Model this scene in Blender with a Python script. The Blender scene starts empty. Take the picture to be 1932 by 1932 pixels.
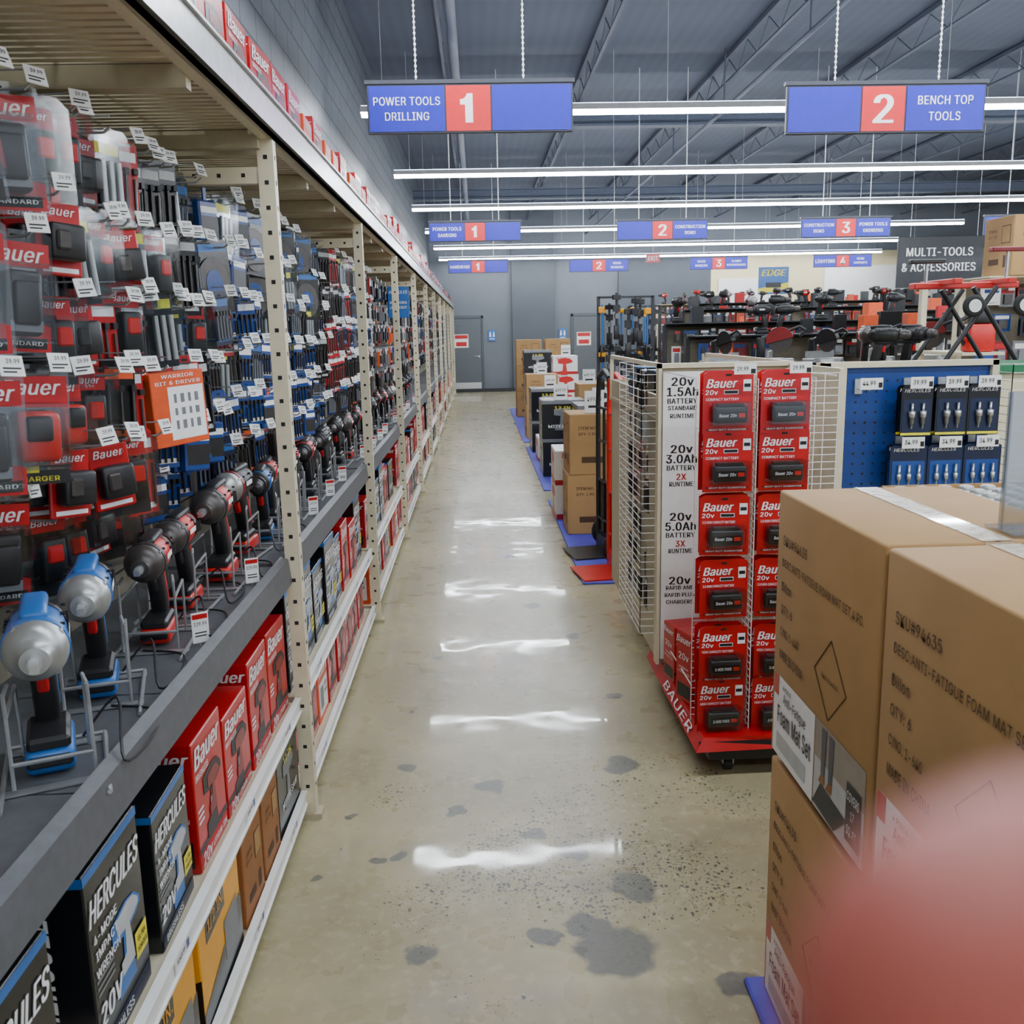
import bpy, bmesh, math, random, os
from mathutils import Matrix, Vector
random.seed(11)
R=random.uniform
COL=bpy.context.scene.collection

# ---------------------------------------------------------------- materials
def lin(c):
    r=[]
    for x in c[:3]:
        x=x/255.0
        r.append(x/12.92 if x<=0.04045 else ((x+0.055)/1.055)**2.4)
    return (r[0],r[1],r[2],1.0)
MATS={}
def M(name,col=(128,128,128),rough=.5,metal=0.0,emit=0.0,var=.08,scale=25.0,bump=0.0,spec=.5,sss=0.0,coat=0.0):
    if name in MATS: return MATS[name]
    m=bpy.data.materials.new(name); m.use_nodes=True
    nt=m.node_tree; b=nt.nodes['Principled BSDF']
    c=lin(col)
    tc=nt.nodes.new('ShaderNodeTexCoord')
    nz=nt.nodes.new('ShaderNodeTexNoise'); nz.inputs['Scale'].default_value=scale; nz.inputs['Detail'].default_value=3
    nt.links.new(tc.outputs['Object'],nz.inputs['Vector'])
    rp=nt.nodes.new('ShaderNodeValToRGB')
    rp.color_ramp.elements[0].position=.3; rp.color_ramp.elements[1].position=.7
    rp.color_ramp.elements[0].color=tuple(x*(1-var) for x in c[:3])+(1,)
    rp.color_ramp.elements[1].color=tuple(min(1,x*(1+var)) for x in c[:3])+(1,)
    nt.links.new(nz.outputs['Fac'],rp.inputs['Fac'])
    nt.links.new(rp.outputs['Color'],b.inputs['Base Color'])
    b.inputs['Roughness'].default_value=rough; b.inputs['Metallic'].default_value=metal
    b.inputs['Specular IOR Level'].default_value=spec
    if coat: b.inputs['Coat Weight'].default_value=coat
    if sss:
        b.inputs['Subsurface Weight'].default_value=sss
        b.inputs['Subsurface Radius'].default_value=(.01,.004,.002)
    if emit:
        b.inputs['Emission Color'].default_value=c; b.inputs['Emission Strength'].default_value=emit
    if bump:
        bp=nt.nodes.new('ShaderNodeBump'); bp.inputs['Strength'].default_value=bump; bp.inputs['Distance'].default_value=.01
        nt.links.new(nz.outputs['Fac'],bp.inputs['Height']); nt.links.new(bp.outputs['Normal'],b.inputs['Normal'])
    MATS[name]=m; return m
def clear(name,tint=(244,248,250),amt=.06):
    if name in MATS: return MATS[name]
    m=bpy.data.materials.new(name); m.use_nodes=True; nt=m.node_tree; nt.nodes.clear()
    o=nt.nodes.new('ShaderNodeOutputMaterial'); mx=nt.nodes.new('ShaderNodeMixShader')
    t=nt.nodes.new('ShaderNodeBsdfTransparent'); g=nt.nodes.new('ShaderNodeBsdfGlossy')
    t.inputs['Color'].default_value=lin(tint); g.inputs['Roughness'].default_value=.1
    lw=nt.nodes.new('ShaderNodeLayerWeight'); lw.inputs['Blend'].default_value=.2
    ma=nt.nodes.new('ShaderNodeMath'); ma.operation='MULTIPLY_ADD'; ma.inputs[1].default_value=.35; ma.inputs[2].default_value=amt
    nt.links.new(lw.outputs['Fresnel'],ma.inputs[0]); nt.links.new(ma.outputs[0],mx.inputs['Fac'])
    nt.links.new(t.outputs[0],mx.inputs[1]); nt.links.new(g.outputs[0],mx.inputs[2]); nt.links.new(mx.outputs[0],o.inputs[0])
    MATS[name]=m; return m

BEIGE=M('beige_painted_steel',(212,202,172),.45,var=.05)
BEIGED=M('beige_dark_steel',(182,172,142),.5,var=.06)  # darker beige for feet, deck supports and display bodies
HOLE=M('punched_hole_dark',(30,28,25),.8)
STEEL=M('brushed_steel',(196,198,198),.32,.8,var=.1)
GALV=M('galvanised_wire',(176,180,182),.35,.7)
DKGREY=M('dark_grey_powdercoat',(88,90,94),.42,.1,var=.12,scale=40)
PANEL=M('back_panel_grey_beige',(126,119,102),.6)
WHITE=M('white_paint',(236,236,232),.5,var=.03)
WPRINT=M('white_print',(242,242,242),.5,var=.02)
KPRINT=M('black_print',(16,16,18),.5)
BLACK=M('black_plastic',(28,28,30),.42,var=.2)
BLACKG=M('black_gloss_card',(20,22,26),.22,var=.2)
RED=M('red_card',(186,20,26),.3,var=.1)
REDB=M('red_plastic',(204,34,28),.35,var=.08)
REDD=M('dark_red_card',(130,18,24),.35)
ORANGE=M('orange_card',(224,84,28),.4)
YELLOW=M('yellow_card',(236,164,14),.35,var=.05)
YBADGE=M('yellow_badge',(236,222,36),.4)
BLUE=M('blue_card',(24,66,136),.3,var=.1)
BLUEP=M('blue_plastic',(32,100,172),.35)
PEGB=M('blue_pegboard',(10,54,124),.4,var=.06)
NAVY=M('navy_card',(16,30,62),.3)
GREY=M('grey_plastic',(116,118,122),.4)
DCAST=M('dark_cast_metal',(78,74,72),.36,.5,var=.12)
LGREY=M('light_grey_paint',(185,187,188),.45)
SILVER=M('cast_aluminium',(176,178,176),.36,.65,var=.1)
KRAFT=M('kraft_cardboard',(172,134,84),.75,var=.05,scale=8,bump=.05)
KRAFTD=M('kraft_print',(80,54,30),.7)
TAPE=M('packing_tape',(222,206,176),.14,var=.12,scale=60,bump=.35,coat=.7)
PURPLE=M('violet_blue_mat',(76,76,188),.6)
WOOD=M('brown_box_print',(150,96,50),.6)
SKIN=M('skin',(176,88,74),.5,var=.08,scale=120,sss=.2)
SLEEVE=M('dark_sleeve_cloth',(50,54,62),.9,bump=.2,scale=200)
TUBE=M('lamp_diffuser',(240,247,255),.5,emit=84.0,var=.0)
GLOW=M('added_ceiling_glow',(205,225,255),.5,emit=14.0,var=.0)  # added bluish emitter that brightens the ceiling, not a real lamp part
SIGNB=M('sign_blue',(8,12,170),.35,var=.05,emit=.05)  # faint glow put into the panel colour, no lamp inside
SIGNR=M('sign_red',(206,8,24),.35,var=.05,emit=.08)  # number panel also emits a little, though it is unlit
SIGNK=M('sign_dark_frame',(46,50,60),.4)
CLEAR=clear('clear_blister')
ACRYL=clear('clear_acrylic',(236,240,244),.26)
GREEN=M('green_edge',(30,110,70),.5)
CREAM=M('cream_wall_paint',(222,208,166),.8,var=.04)
GWALL=M('grey_wall_paint',(104,109,116),.7,var=.05,scale=2)
GWALLD=M('dark_grey_wall_paint',(82,87,94),.7,var=.05,scale=2)
DOORM=M('grey_door_paint',(88,93,98),.5)
RUBBER=M('rubber',(30,30,30),.7)
CHAR=M('charcoal_sign',(40,42,47),.5)

# ---------------------------------------------------------------- text cache
FONT=None
try:
    base=bpy.utils.system_resource('DATAFILES',path='fonts')
    for fn in ('Inter.woff2','DejaVuSans.woff2'):
        fp=os.path.join(base,fn)
        if os.path.exists(fp): FONT=bpy.data.fonts.load(fp); break
except Exception: FONT=None
TXT={}
def tmesh(s):
    if s in TXT: return TXT[s]
    cu=bpy.data.curves.new('t','FONT'); cu.body=s; cu.size=1; cu.resolution_u=3; cu.offset=0.0
    if FONT: cu.font=FONT
    cu.space_line=.95; cu.align_x='CENTER'; cu.space_character=1.06
    ob=bpy.data.objects.new('t',cu); COL.objects.link(ob)
    bpy.context.view_layer.update()
    me=bpy.data.meshes.new_from_object(ob.evaluated_get(bpy.context.evaluated_depsgraph_get()))
    vs=[(v.co.x,v.co.y) for v in me.vertices]; fs=[tuple(p.vertices) for p in me.polygons]
    fix=[]
    for q in fs:
        a=0
        for i in range(len(q)):
            x0,y0=vs[q[i]]; x1,y1=vs[q[(i+1)%len(q)]]; a+=x0*y1-x1*y0
        fix.append(q if a>=0 else q[::-1])
    bpy.data.objects.remove(ob); bpy.data.meshes.remove(me); bpy.data.curves.remove(cu)
    x=[a[0] for a in vs]; y=[a[1] for a in vs]
    x0,x1,y0,y1=min(x),max(x),min(y),max(y)
    vs=[(a-(x0+x1)/2,b-(y0+y1)/2) for a,b in vs]
    TXT[s]=(vs,fix,x1-x0,y1-y0); return TXT[s]

# ---------------------------------------------------------------- mesh builder
class MB:
    def __init__(s,T=None):
        s.v=[];s.f=[];s.mi=[];s.sm=[];s.mats=[];s.T=T or Matrix.Identity(4)
    def add(s,vs,fs,mat,smooth=False):
        if mat not in s.mats: s.mats.append(mat)
        k=s.mats.index(mat); b=len(s.v)
        s.v+=[tuple(s.T@Vector(p)) for p in vs]
        for q in fs:
            s.f.append(tuple(b+i for i in q)); s.mi.append(k); s.sm.append(smooth)
    def box(s,a,b,mat):
        x0,y0,z0=a;x1,y1,z1=b
        s.add([(x0,y0,z0),(x1,y0,z0),(x1,y1,z0),(x0,y1,z0),(x0,y0,z1),(x1,y0,z1),(x1,y1,z1),(x0,y1,z1)],
              [(0,3,2,1),(4,5,6,7),(0,1,5,4),(1,2,6,5),(2,3,7,6),(3,0,4,7)],mat)
    def rbox(s,a,b,r,mat,seg=1,Mx=None):
        bm=bmesh.new(); bmesh.ops.create_cube(bm,size=1)
        for v in bm.verts:
            v.co=Vector(((a[0]+b[0])/2+v.co.x*(b[0]-a[0]),(a[1]+b[1])/2+v.co.y*(b[1]-a[1]),(a[2]+b[2])/2+v.co.z*(b[2]-a[2])))
        bmesh.ops.bevel(bm,geom=list(bm.edges),offset=r,segments=seg,profile=.5,affect='EDGES')
        bm.verts.index_update()
        vs=[tuple((Mx@v.co) if Mx else v.co) for v in bm.verts]; fs=[tuple(v.index for v in q.verts) for q in bm.faces]
        bm.free(); s.add(vs,fs,mat,seg>1)
    def lathe(s,o,ax,prof,mat,n=14,caps=True):
        o=Vector(o); ax=Vector(ax).normalized()
        u=ax.orthogonal().normalized(); w=ax.cross(u)
        vs=[];fs=[]
        for t,r in prof:
            for i in range(n):
                a=2*math.pi*i/n; vs.append(tuple(o+ax*t+(u*math.cos(a)+w*math.sin(a))*r))
        for j in range(len(prof)-1):
            for i in range(n):
                i2=(i+1)%n; fs.append((j*n+i,j*n+i2,(j+1)*n+i2,(j+1)*n+i))
        s.add(vs,fs,mat,n>6)
        if caps:
            s.add(vs[:n],[tuple(range(n))[::-1]],mat); s.add(vs[-n:],[tuple(range(n))],mat)
    def cyl(s,p0,p1,r,mat,r1=None,n=12):
        p0=Vector(p0);p1=Vector(p1);L=(p1-p0).length
        s.lathe(p0,p1-p0,[(0,r),(L,r if r1 is None else r1)],mat,n)
    def tube(s,pts,r,mat,n=6):
        for a,b in zip(pts[:-1],pts[1:]): s.cyl(a,b,r,mat,n=n)
    def ell(s,c,rad,mat,n=14,m=8):
        vs=[];fs=[]
        for j in range(m+1):
            th=math.pi*j/m
            for i in range(n):
                a=2*math.pi*i/n
                vs.append((c[0]+rad[0]*math.sin(th)*math.cos(a),c[1]+rad[1]*math.sin(th)*math.sin(a),c[2]-rad[2]*math.cos(th)))
        for j in range(m):
            for i in range(n):
                i2=(i+1)%n; fs.append((j*n+i,j*n+i2,(j+1)*n+i2,(j+1)*n+i))
        s.add(vs,fs,mat,True)
    def prism(s,pts,O,X,Y,d,mat):
        O=Vector(O);X=Vector(X);Y=Vector(Y);Z=X.cross(Y); n=len(pts)
        a=sum(pts[i][0]*pts[(i+1)%n][1]-pts[(i+1)%n][0]*pts[i][1] for i in range(n))
        if a<0: pts=pts[::-1]
        vs=[tuple(O+X*p[0]+Y*p[1]) for p in pts]+[tuple(O+X*p[0]+Y*p[1]+Z*d) for p in pts]
        fs=[tuple(range(n))[::-1],tuple(range(n,2*n))]+[(i,(i+1)%n,n+(i+1)%n,n+i) for i in range(n)]
        s.add(vs,fs,mat)
    def quad(s,O,X,Y,w,h,mat,lift=.0008):
        O=Vector(O);X=Vector(X);Y=Vector(Y);O=O+X.cross(Y)*lift
        s.add([tuple(O-X*w/2-Y*h/2),tuple(O+X*w/2-Y*h/2),tuple(O+X*w/2+Y*h/2),tuple(O-X*w/2+Y*h/2)],[(0,1,2,3)],mat)
    def text(s,st,O,X,Y,w,h,mat,sh=0.0,lift=.0016,bold=.012):
        O=Vector(O);X=Vector(X);Y=Vector(Y);Z=X.cross(Y)
        vs,fs,W,H=tmesh(st)
        if w is None: w=h*W/H
        if h is None: h=w*H/W
        for k,d in enumerate((-bold,bold)):
            Oo=O+Z*(lift+k*.0003)
            s.add([tuple(Oo+X*((a+d)*w/W+b*h/H*sh)+Y*(b*h/H)) for a,b in vs],fs,mat)
    def build(s,name,parent=None,link=True):
        me=bpy.data.meshes.new(name); me.from_pydata(s.v,[],s.f)
        for m in s.mats: me.materials.append(m)
        me.polygons.foreach_set('material_index',s.mi); me.polygons.foreach_set('use_smooth',s.sm)
        me.update()
        o=bpy.data.objects.new(name,me)
        if link: COL.objects.link(o)
        if parent: o.parent=parent
        return o
def meta(o,label=None,cat=None,group=None,kind=None):
    if label: o['label']=label
    if cat: o['category']=cat
    if group: o['group']=group
    if kind: o['kind']=kind
    return o
def empty(name,loc=(0,0,0),link=True):
    o=bpy.data.objects.new(name,None); o.location=loc; o.empty_display_size=.05
    if link: COL.objects.link(o)
    return o
def inst(p,loc,rz=0.0,rx=0.0,ry=0.0,label=None,group=None,scale=None,parent=None,skip=None):
    c=p.copy(); COL.objects.link(c)
    if parent: c.parent=parent
    else:
        c.location=loc; c.rotation_euler=(rx,ry,rz)
        if scale: c.scale=(scale,)*3 if not hasattr(scale,'__len__') else scale
        if label: c['label']=label
        if group: c['group']=group
    for k in p.children:
        if skip and k.name.startswith(skip): continue
        inst(k,None,parent=c)
    return c
PROTOS=[]
def P(o):
    PROTOS.append(o); return o
XP=Vector((1,0,0));YP=Vector((0,1,0));ZP=Vector((0,0,1))

# ---------------------------------------------------------------- shell
def floor_mat():
    m=bpy.data.materials.new('polished_concrete'); m.use_nodes=True; nt=m.node_tree; N=nt.nodes; L=nt.links
    b=N['Principled BSDF']; tc=N.new('ShaderNodeTexCoord')
    def noise(sc,det=4,off=(0,0,0)):
        mp=N.new('ShaderNodeMapping'); mp.inputs['Location'].default_value=off; L.new(tc.outputs['Object'],mp.inputs['Vector'])
        n=N.new('ShaderNodeTexNoise'); n.inputs['Scale'].default_value=sc; n.inputs['Detail'].default_value=det; L.new(mp.outputs[0],n.inputs['Vector']); return n
    def ramp(src,a,b_,c0=(0,0,0,1),c1=(1,1,1,1)):
        r=N.new('ShaderNodeValToRGB'); r.color_ramp.elements[0].position=a; r.color_ramp.elements[1].position=b_
        r.color_ramp.elements[0].color=c0; r.color_ramp.elements[1].color=c1; L.new(src,r.inputs['Fac']); return r
    def math_(op,a,b2=None):
        q=N.new('ShaderNodeMath'); q.operation=op
        for i,x in enumerate((a,b2)):
            if x is None: continue
            if isinstance(x,(int,float)): q.inputs[i].default_value=x
            else: L.new(x,q.inputs[i])
        return q.outputs[0]
    def mix(fac,c1,c2):
        q=N.new('ShaderNodeMix'); q.data_type='RGBA'; L.new(fac,q.inputs['Factor'])
        for nm,c in ((6,c1),(7,c2)):
            if isinstance(c,tuple): q.inputs[nm].default_value=c
            else: L.new(c,q.inputs[nm])
        return q.outputs[2]
    n1=noise(1.3,6); base=ramp(n1.outputs['Fac'],.35,.68,lin((148,138,104)),lin((188,177,138)))
    n2=noise(7,6); base2=mix(ramp(n2.outputs['Fac'],.42,.7).outputs[0],base.outputs[0],lin((164,154,122)))
    n6=noise(28,6,(2,2,0)); base3=mix(ramp(n6.outputs['Fac'],.52,.72).outputs[0],base2,lin((178,168,136)))
    nw=noise(9,3); sub=N.new('ShaderNodeVectorMath'); sub.operation='MULTIPLY_ADD'
    L.new(nw.outputs['Color'],sub.inputs[0]); sub.inputs[1].default_value=(.13,.13,0); L.new(tc.outputs['Object'],sub.inputs[2])
    spots=[(.445,2.59,.085),(.34,2.30,.12),(.27,2.40,.07),(.147,2.36,.045),(-.21,2.315,.05),(0,3.27,.055),(.52,3.4,.075),(-.32,3.43,.045),(-.38,2.79,.04),(-.31,2.80,.03),
           (.634,2.14,.06),(.27,2.8,.06),(-.12,3.1,.04),(.15,2.9,.05),(.6,4.1,.05),(.3,5.6,.06),(.5,5.0,.05),(-.25,4.7,.04),(-.5,3.05,.025),(-.55,2.7,.02),(-.35,4.0,.02),(.2,6.9,.06),(-.2,1.9,.04)]
    acc=None
    for x,y,r in spots:
        d=N.new('ShaderNodeVectorMath'); d.operation='DISTANCE'; L.new(sub.outputs[0],d.inputs[0]); d.inputs[1].default_value=(x+.065,y+.065,0)
        q=math_('DIVIDE',d.outputs['Value'],r)
        acc=q if acc is None else math_('MINIMUM',acc,q)
    sp=ramp(acc,.8,1.2,(1,1,1,1),(0,0,0,1))
    n3=noise(60,3)
    spotc=mix(n3.outputs['Fac'],lin((80,80,76)),lin((116,114,104)))
    c3=mix(math_('MULTIPLY',sp.outputs[0],.9),base3,spotc)
    n4=noise(2.2,5,(3,7,0)); bl=ramp(n4.outputs['Fac'],.60,.68)
    c4=mix(math_('MULTIPLY',bl.outputs[0],.4),c3,lin((124,119,98)))
    hw=noise(75,2); s2=N.new('ShaderNodeVectorMath'); s2.operation='MULTIPLY_ADD'
    L.new(hw.outputs['Color'],s2.inputs[0]); s2.inputs[1].default_value=(.012,.012,0); L.new(tc.outputs['Object'],s2.inputs[2])
    def specks(sc,lo,hi):
        vo=N.new('ShaderNodeTexVoronoi'); vo.inputs['Scale'].default_value=sc; L.new(s2.outputs[0],vo.inputs['Vector'])
        spk=ramp(vo.outputs['Distance'],lo,hi,(1,1,1,1),(0,0,0,1))
        vr=N.new('ShaderNodeSeparateColor'); L.new(vo.outputs['Color'],vr.inputs[0]); return spk.outputs[0],vr.outputs[0]
    n5=noise(2.6,5,(1.3,2.2,0))
    dc=N.new('ShaderNodeVectorMath'); dc.operation='DISTANCE'; L.new(sub.outputs[0],dc.inputs[0]); dc.inputs[1].default_value=(.35,2.85,0)
    near=ramp(dc.outputs['Value'],.2,1.0,(1,1,1,1),(0,0,0,1))
    dens=math_('ADD',math_('MULTIPLY',near.outputs[0],.34),math_('MULTIPLY',n5.outputs['Fac'],.95))
    col=c4
    for sc,lo,hi,th,am in ((62,.32,.38,1.13,.9),(140,.32,.40,1.12,.85)):
        a,v=specks(sc,lo,hi)
        thr=math_('GREATER_THAN',math_('ADD',dens,math_('MULTIPLY',v,.5)),th)
        col=mix(math_('MULTIPLY',math_('MULTIPLY',a,thr),am),col,lin((68,68,64)))
    L.new(col,b.inputs['Base Color'])
    rr=ramp(n2.outputs['Fac'],.3,.75,(.24,.24,.24,1),(.38,.38,.38,1)); L.new(rr.outputs[0],b.inputs['Roughness'])
    b.inputs['Specular IOR Level'].default_value=.45
    b.inputs['Coat Weight'].default_value=.32
    cr=ramp(n2.outputs['Fac'],.35,.8,(.02,.02,.02,1),(.09,.09,.09,1)); L.new(cr.outputs[0],b.inputs['Coat Roughness'])
    nb=noise(1.8,2,(5,5,0)); bp=N.new('ShaderNodeBump'); bp.inputs['Strength'].default_value=.32; bp.inputs['Distance'].default_value=.012
    L.new(nb.outputs['Fac'],bp.inputs['Height']); L.new(bp.outputs['Normal'],b.inputs['Normal']); L.new(bp.outputs['Normal'],b.inputs['Coat Normal'])
    return m
def block_mat():
    m=bpy.data.materials.new('painted_block_wall'); m.use_nodes=True; nt=m.node_tree; N=nt.nodes; L=nt.links; b=N['Principled BSDF']
    tc=N.new('ShaderNodeTexCoord'); sx=N.new('ShaderNodeSeparateXYZ'); cx=N.new('ShaderNodeCombineXYZ')
    L.new(tc.outputs['Object'],sx.inputs[0]); L.new(sx.outputs['Y'],cx.inputs['X']); L.new(sx.outputs['Z'],cx.inputs['Y'])
    br=N.new('ShaderNodeTexBrick'); br.inputs['Scale'].default_value=1; br.inputs['Brick Width'].default_value=.4; br.inputs['Row Height'].default_value=.2
    br.inputs['Mortar Size'].default_value=.009
    br.inputs['Color1'].default_value=lin((92,97,106)); br.inputs['Color2'].default_value=lin((85,90,99)); br.inputs['Mortar'].default_value=lin((46,49,56))
    L.new(cx.outputs[0],br.inputs['Vector']); L.new(br.outputs['Color'],b.inputs['Base Color'])
    bp=N.new('ShaderNodeBump'); bp.inputs['Strength'].default_value=.7; bp.inputs['Distance'].default_value=.012; bp.invert=True
    L.new(br.outputs['Fac'],bp.inputs['Height']); L.new(bp.outputs['Normal'],b.inputs['Normal']); b.inputs['Roughness'].default_value=.5
    return m
def deck_mat():
    m=bpy.data.materials.new('corrugated_deck'); m.use_nodes=True; nt=m.node_tree; N=nt.nodes; L=nt.links; b=N['Principled BSDF']
    tc=N.new('ShaderNodeTexCoord'); w=N.new('ShaderNodeTexWave'); w.inputs['Scale'].default_value=2.2; w.bands_direction='X'
    L.new(tc.outputs['Object'],w.inputs['Vector'])
    r=N.new('ShaderNodeValToRGB'); r.color_ramp.elements[0].color=lin((74,82,98)); r.color_ramp.elements[1].color=lin((78,86,103))
    L.new(w.outputs['Fac'],r.inputs['Fac']); L.new(r.outputs[0],b.inputs['Base Color'])
    b.inputs['Roughness'].default_value=.8; return m
XR=19.0; YF=26.7; ZC=5.0
mb=MB(); mb.box((-1.26,-6,-.1),(XR,YF+.2,0),floor_mat()); meta(mb.build('floor'),kind='structure')
mb=MB(); mb.box((-1.46,-6,-.1),(-1.26,YF+.2,ZC),block_mat()); meta(mb.build('wall_left'),kind='structure')
mb=MB(); mb.box((XR,-6,-.1),(XR+.2,YF+.2,ZC),GWALL); meta(mb.build('wall_right'),kind='structure')
mb=MB(); mb.box((-1.46,-6,ZC),(XR+.2,YF+.2,ZC+.1),deck_mat()); meta(mb.build('ceiling'),kind='structure')
mb=MB()
mb.box((-1.26,YF,-.1),(XR,YF+.2,ZC),GWALL)
mb.box((1.0,YF-.15,0),(2.2,YF,ZC),GWALLD)
mb.box((4.0,YF-.1,0),(6.6,YF,3.6),GWALLD)
mb.box((6.6,YF-.12,2.2),(XR,YF,3.7),CREAM)
meta(mb.build('wall_back'),kind='structure')
mb=MB(); mb.box((-1.26,YF-.17,0),(4.0,YF-.151,.1),BLACK); meta(mb.build('baseboard_back'),kind='structure')
JM=M('joist_paint',(74,81,97),.7)
k=0
for i in range(11):
    x=-.3+i*1.75; k+=1; mb=MB()
    mb.box((x-.04,-3,ZC-.07),(x+.04,YF,ZC-.02),JM); mb.box((x-.018,-3,ZC-.33),(x+.018,YF,ZC-.31),JM)
    y=-3
    while y<YF-.8:
        mb.cyl((x,y,ZC-.07),(x,y+.4,ZC-.32),.006,JM,n=5); mb.cyl((x,y+.4,ZC-.32),(x,y+.8,ZC-.07),.006,JM,n=5); y+=.8
    meta(mb.build('trim_%d'%k),kind='structure')
for y in (6.5,13.5,20.5):
    k+=1; mb=MB(); mb.box((-1.26,y-.1,ZC-.58),(XR,y+.1,ZC-.55),JM); mb.box((-1.26,y-.012,ZC-.55),(XR,y+.012,ZC-.38),JM); mb.box((-1.26,y-.1,ZC-.39),(XR,y+.1,ZC-.37),JM)
    meta(mb.build('trim_%d'%k),kind='structure')
PIPE=M('painted_pipe',(84,91,107),.7)
mb=MB(); mb.cyl((-.15,-3,4.3),(-.15,YF,4.3),.045,PIPE)
for y in range(0,26,3): mb.cyl((-.15,y,4.3),(-.15,y,ZC),.01,PIPE,n=5)
meta(mb.build('ceiling_pipe'),'grey painted sprinkler pipe hung under the ceiling joists','pipe')
mb=MB(); mb.cyl((3.1,-3,4.3),(3.1,YF,4.3),.025,PIPE)
for y in range(0,26,3): mb.cyl((3.1,y,4.3),(3.1,y,ZC),.01,PIPE,n=5)
meta(mb.build('ceiling_pipe'),'thin grey sprinkler pipe running between ceiling joists','pipe')
def door(n,x0,x1):
    e=empty('door_%d'%n,((x0+x1)/2,YF-.02,0)); e['kind']='structure'; w=(x1-x0)/2
    mb=MB(); mb.box((-w-.06,-.04,0),(-w,.02,2.12),GWALLD); mb.box((w,-.04,0),(w+.06,.02,2.12),GWALLD); mb.box((-w-.06,-.04,2.06),(w+.06,.02,2.14),GWALLD); mb.build('door_frame',e)
    mb=MB(); mb.rbox((-w+.005,-.03,.01),(w-.005,.018,2.055),.006,DOORM); mb.build('door_leaf',e)
    mb=MB(); mb.box((-w+.03,-.036,.03),(w-.03,-.031,.27),STEEL); mb.build('kick_plate',e)
    mb=MB(); mb.cyl((w-.08,-.03,1.0),(w-.08,-.075,1.0),.03,STEEL); mb.tube([(w-.08,-.07,1.0),(w-.2,-.07,1.0)],.012,STEEL); mb.build('handle',e)
    mb=MB(); mb.box((-w+.1,-.036,1.25),(-w+.5,-.031,1.62),WHITE); mb.quad((-w+.3,-.036,1.55),XP,ZP,.36,.1,RED); mb.quad((-w+.3,-.036,1.35),XP,ZP,.3,.12,RED); mb.build('door_notice',e)
door(1,-.75,.12); door(2,2.72,3.6)
def restroom(x,y,lab):
    mb=MB(); mb.rbox((x-.11,y-.03,1.42),(x+.11,y-.005,1.72),.004,BLUEP)
    for dx in (-.05,.05):
        mb.ell((x+dx,y-.032,1.66),(.018,.002,.018),WPRINT,8,5); mb.prism([(-.025,-.1),(.025,-.1),(.02,0),(-.02,0)],(x+dx,y-.031,1.635),XP,ZP,.001,WPRINT)
    mb.quad((x,y-.031,1.48),XP,ZP,.14,.02,WPRINT)
    meta(mb.build('restroom_sign'),lab,'sign')
restroom(.42,YF,'small blue restroom sign with white figures'); restroom(2.42,YF,'small blue restroom sign beside a grey door')

# ---------------------------------------------------------------- linear lights
def light(y,x0,x1,z=3.6):
    e=empty('linear_light',((x0+x1)/2,y,z)); h=(x1-x0)/2
    mb=MB(); mb.box((-h,-.035,.0),(h,.035,.05),LGREY); mb.build('housing',e)
    mb=MB(); mb.box((-h+.01,-.03,-.035),(h-.01,.03,-.001),TUBE); mb.build('diffuser',e)
    mb=MB(); mb.box((-h+.01,-.025,.051),(h-.01,.025,.056),GLOW); mb.build('ceiling_glow_strip',e)  # made-up glowing strip on the housing top, throws light on the ceiling
    n=max(2,int((x1-x0)/2.4)+1)
    for i in range(n):
        xx=-h+.2+i*(2*h-.4)/(n-1)
        mb=MB(); mb.cyl((xx,0,.05),(xx,0,ZC-z),.003,LGREY,n=4); mb.build('suspension_cable',e)
    meta(e,'long white linear lamp suspended on thin cables below the ceiling','light','linear lamps under the ceiling')
for y,x0,x1 in [(8.7,-.97,17),(12.0,-.97,17),(15.2,-.97,17),(18.6,-.95,9.6),(22.2,-.95,10.5),(25.6,-.97,11),(5.35,-.97,17),(2.0,-.97,17),(-1.3,-.97,17)]:
    light(y,x0,x1)

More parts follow.
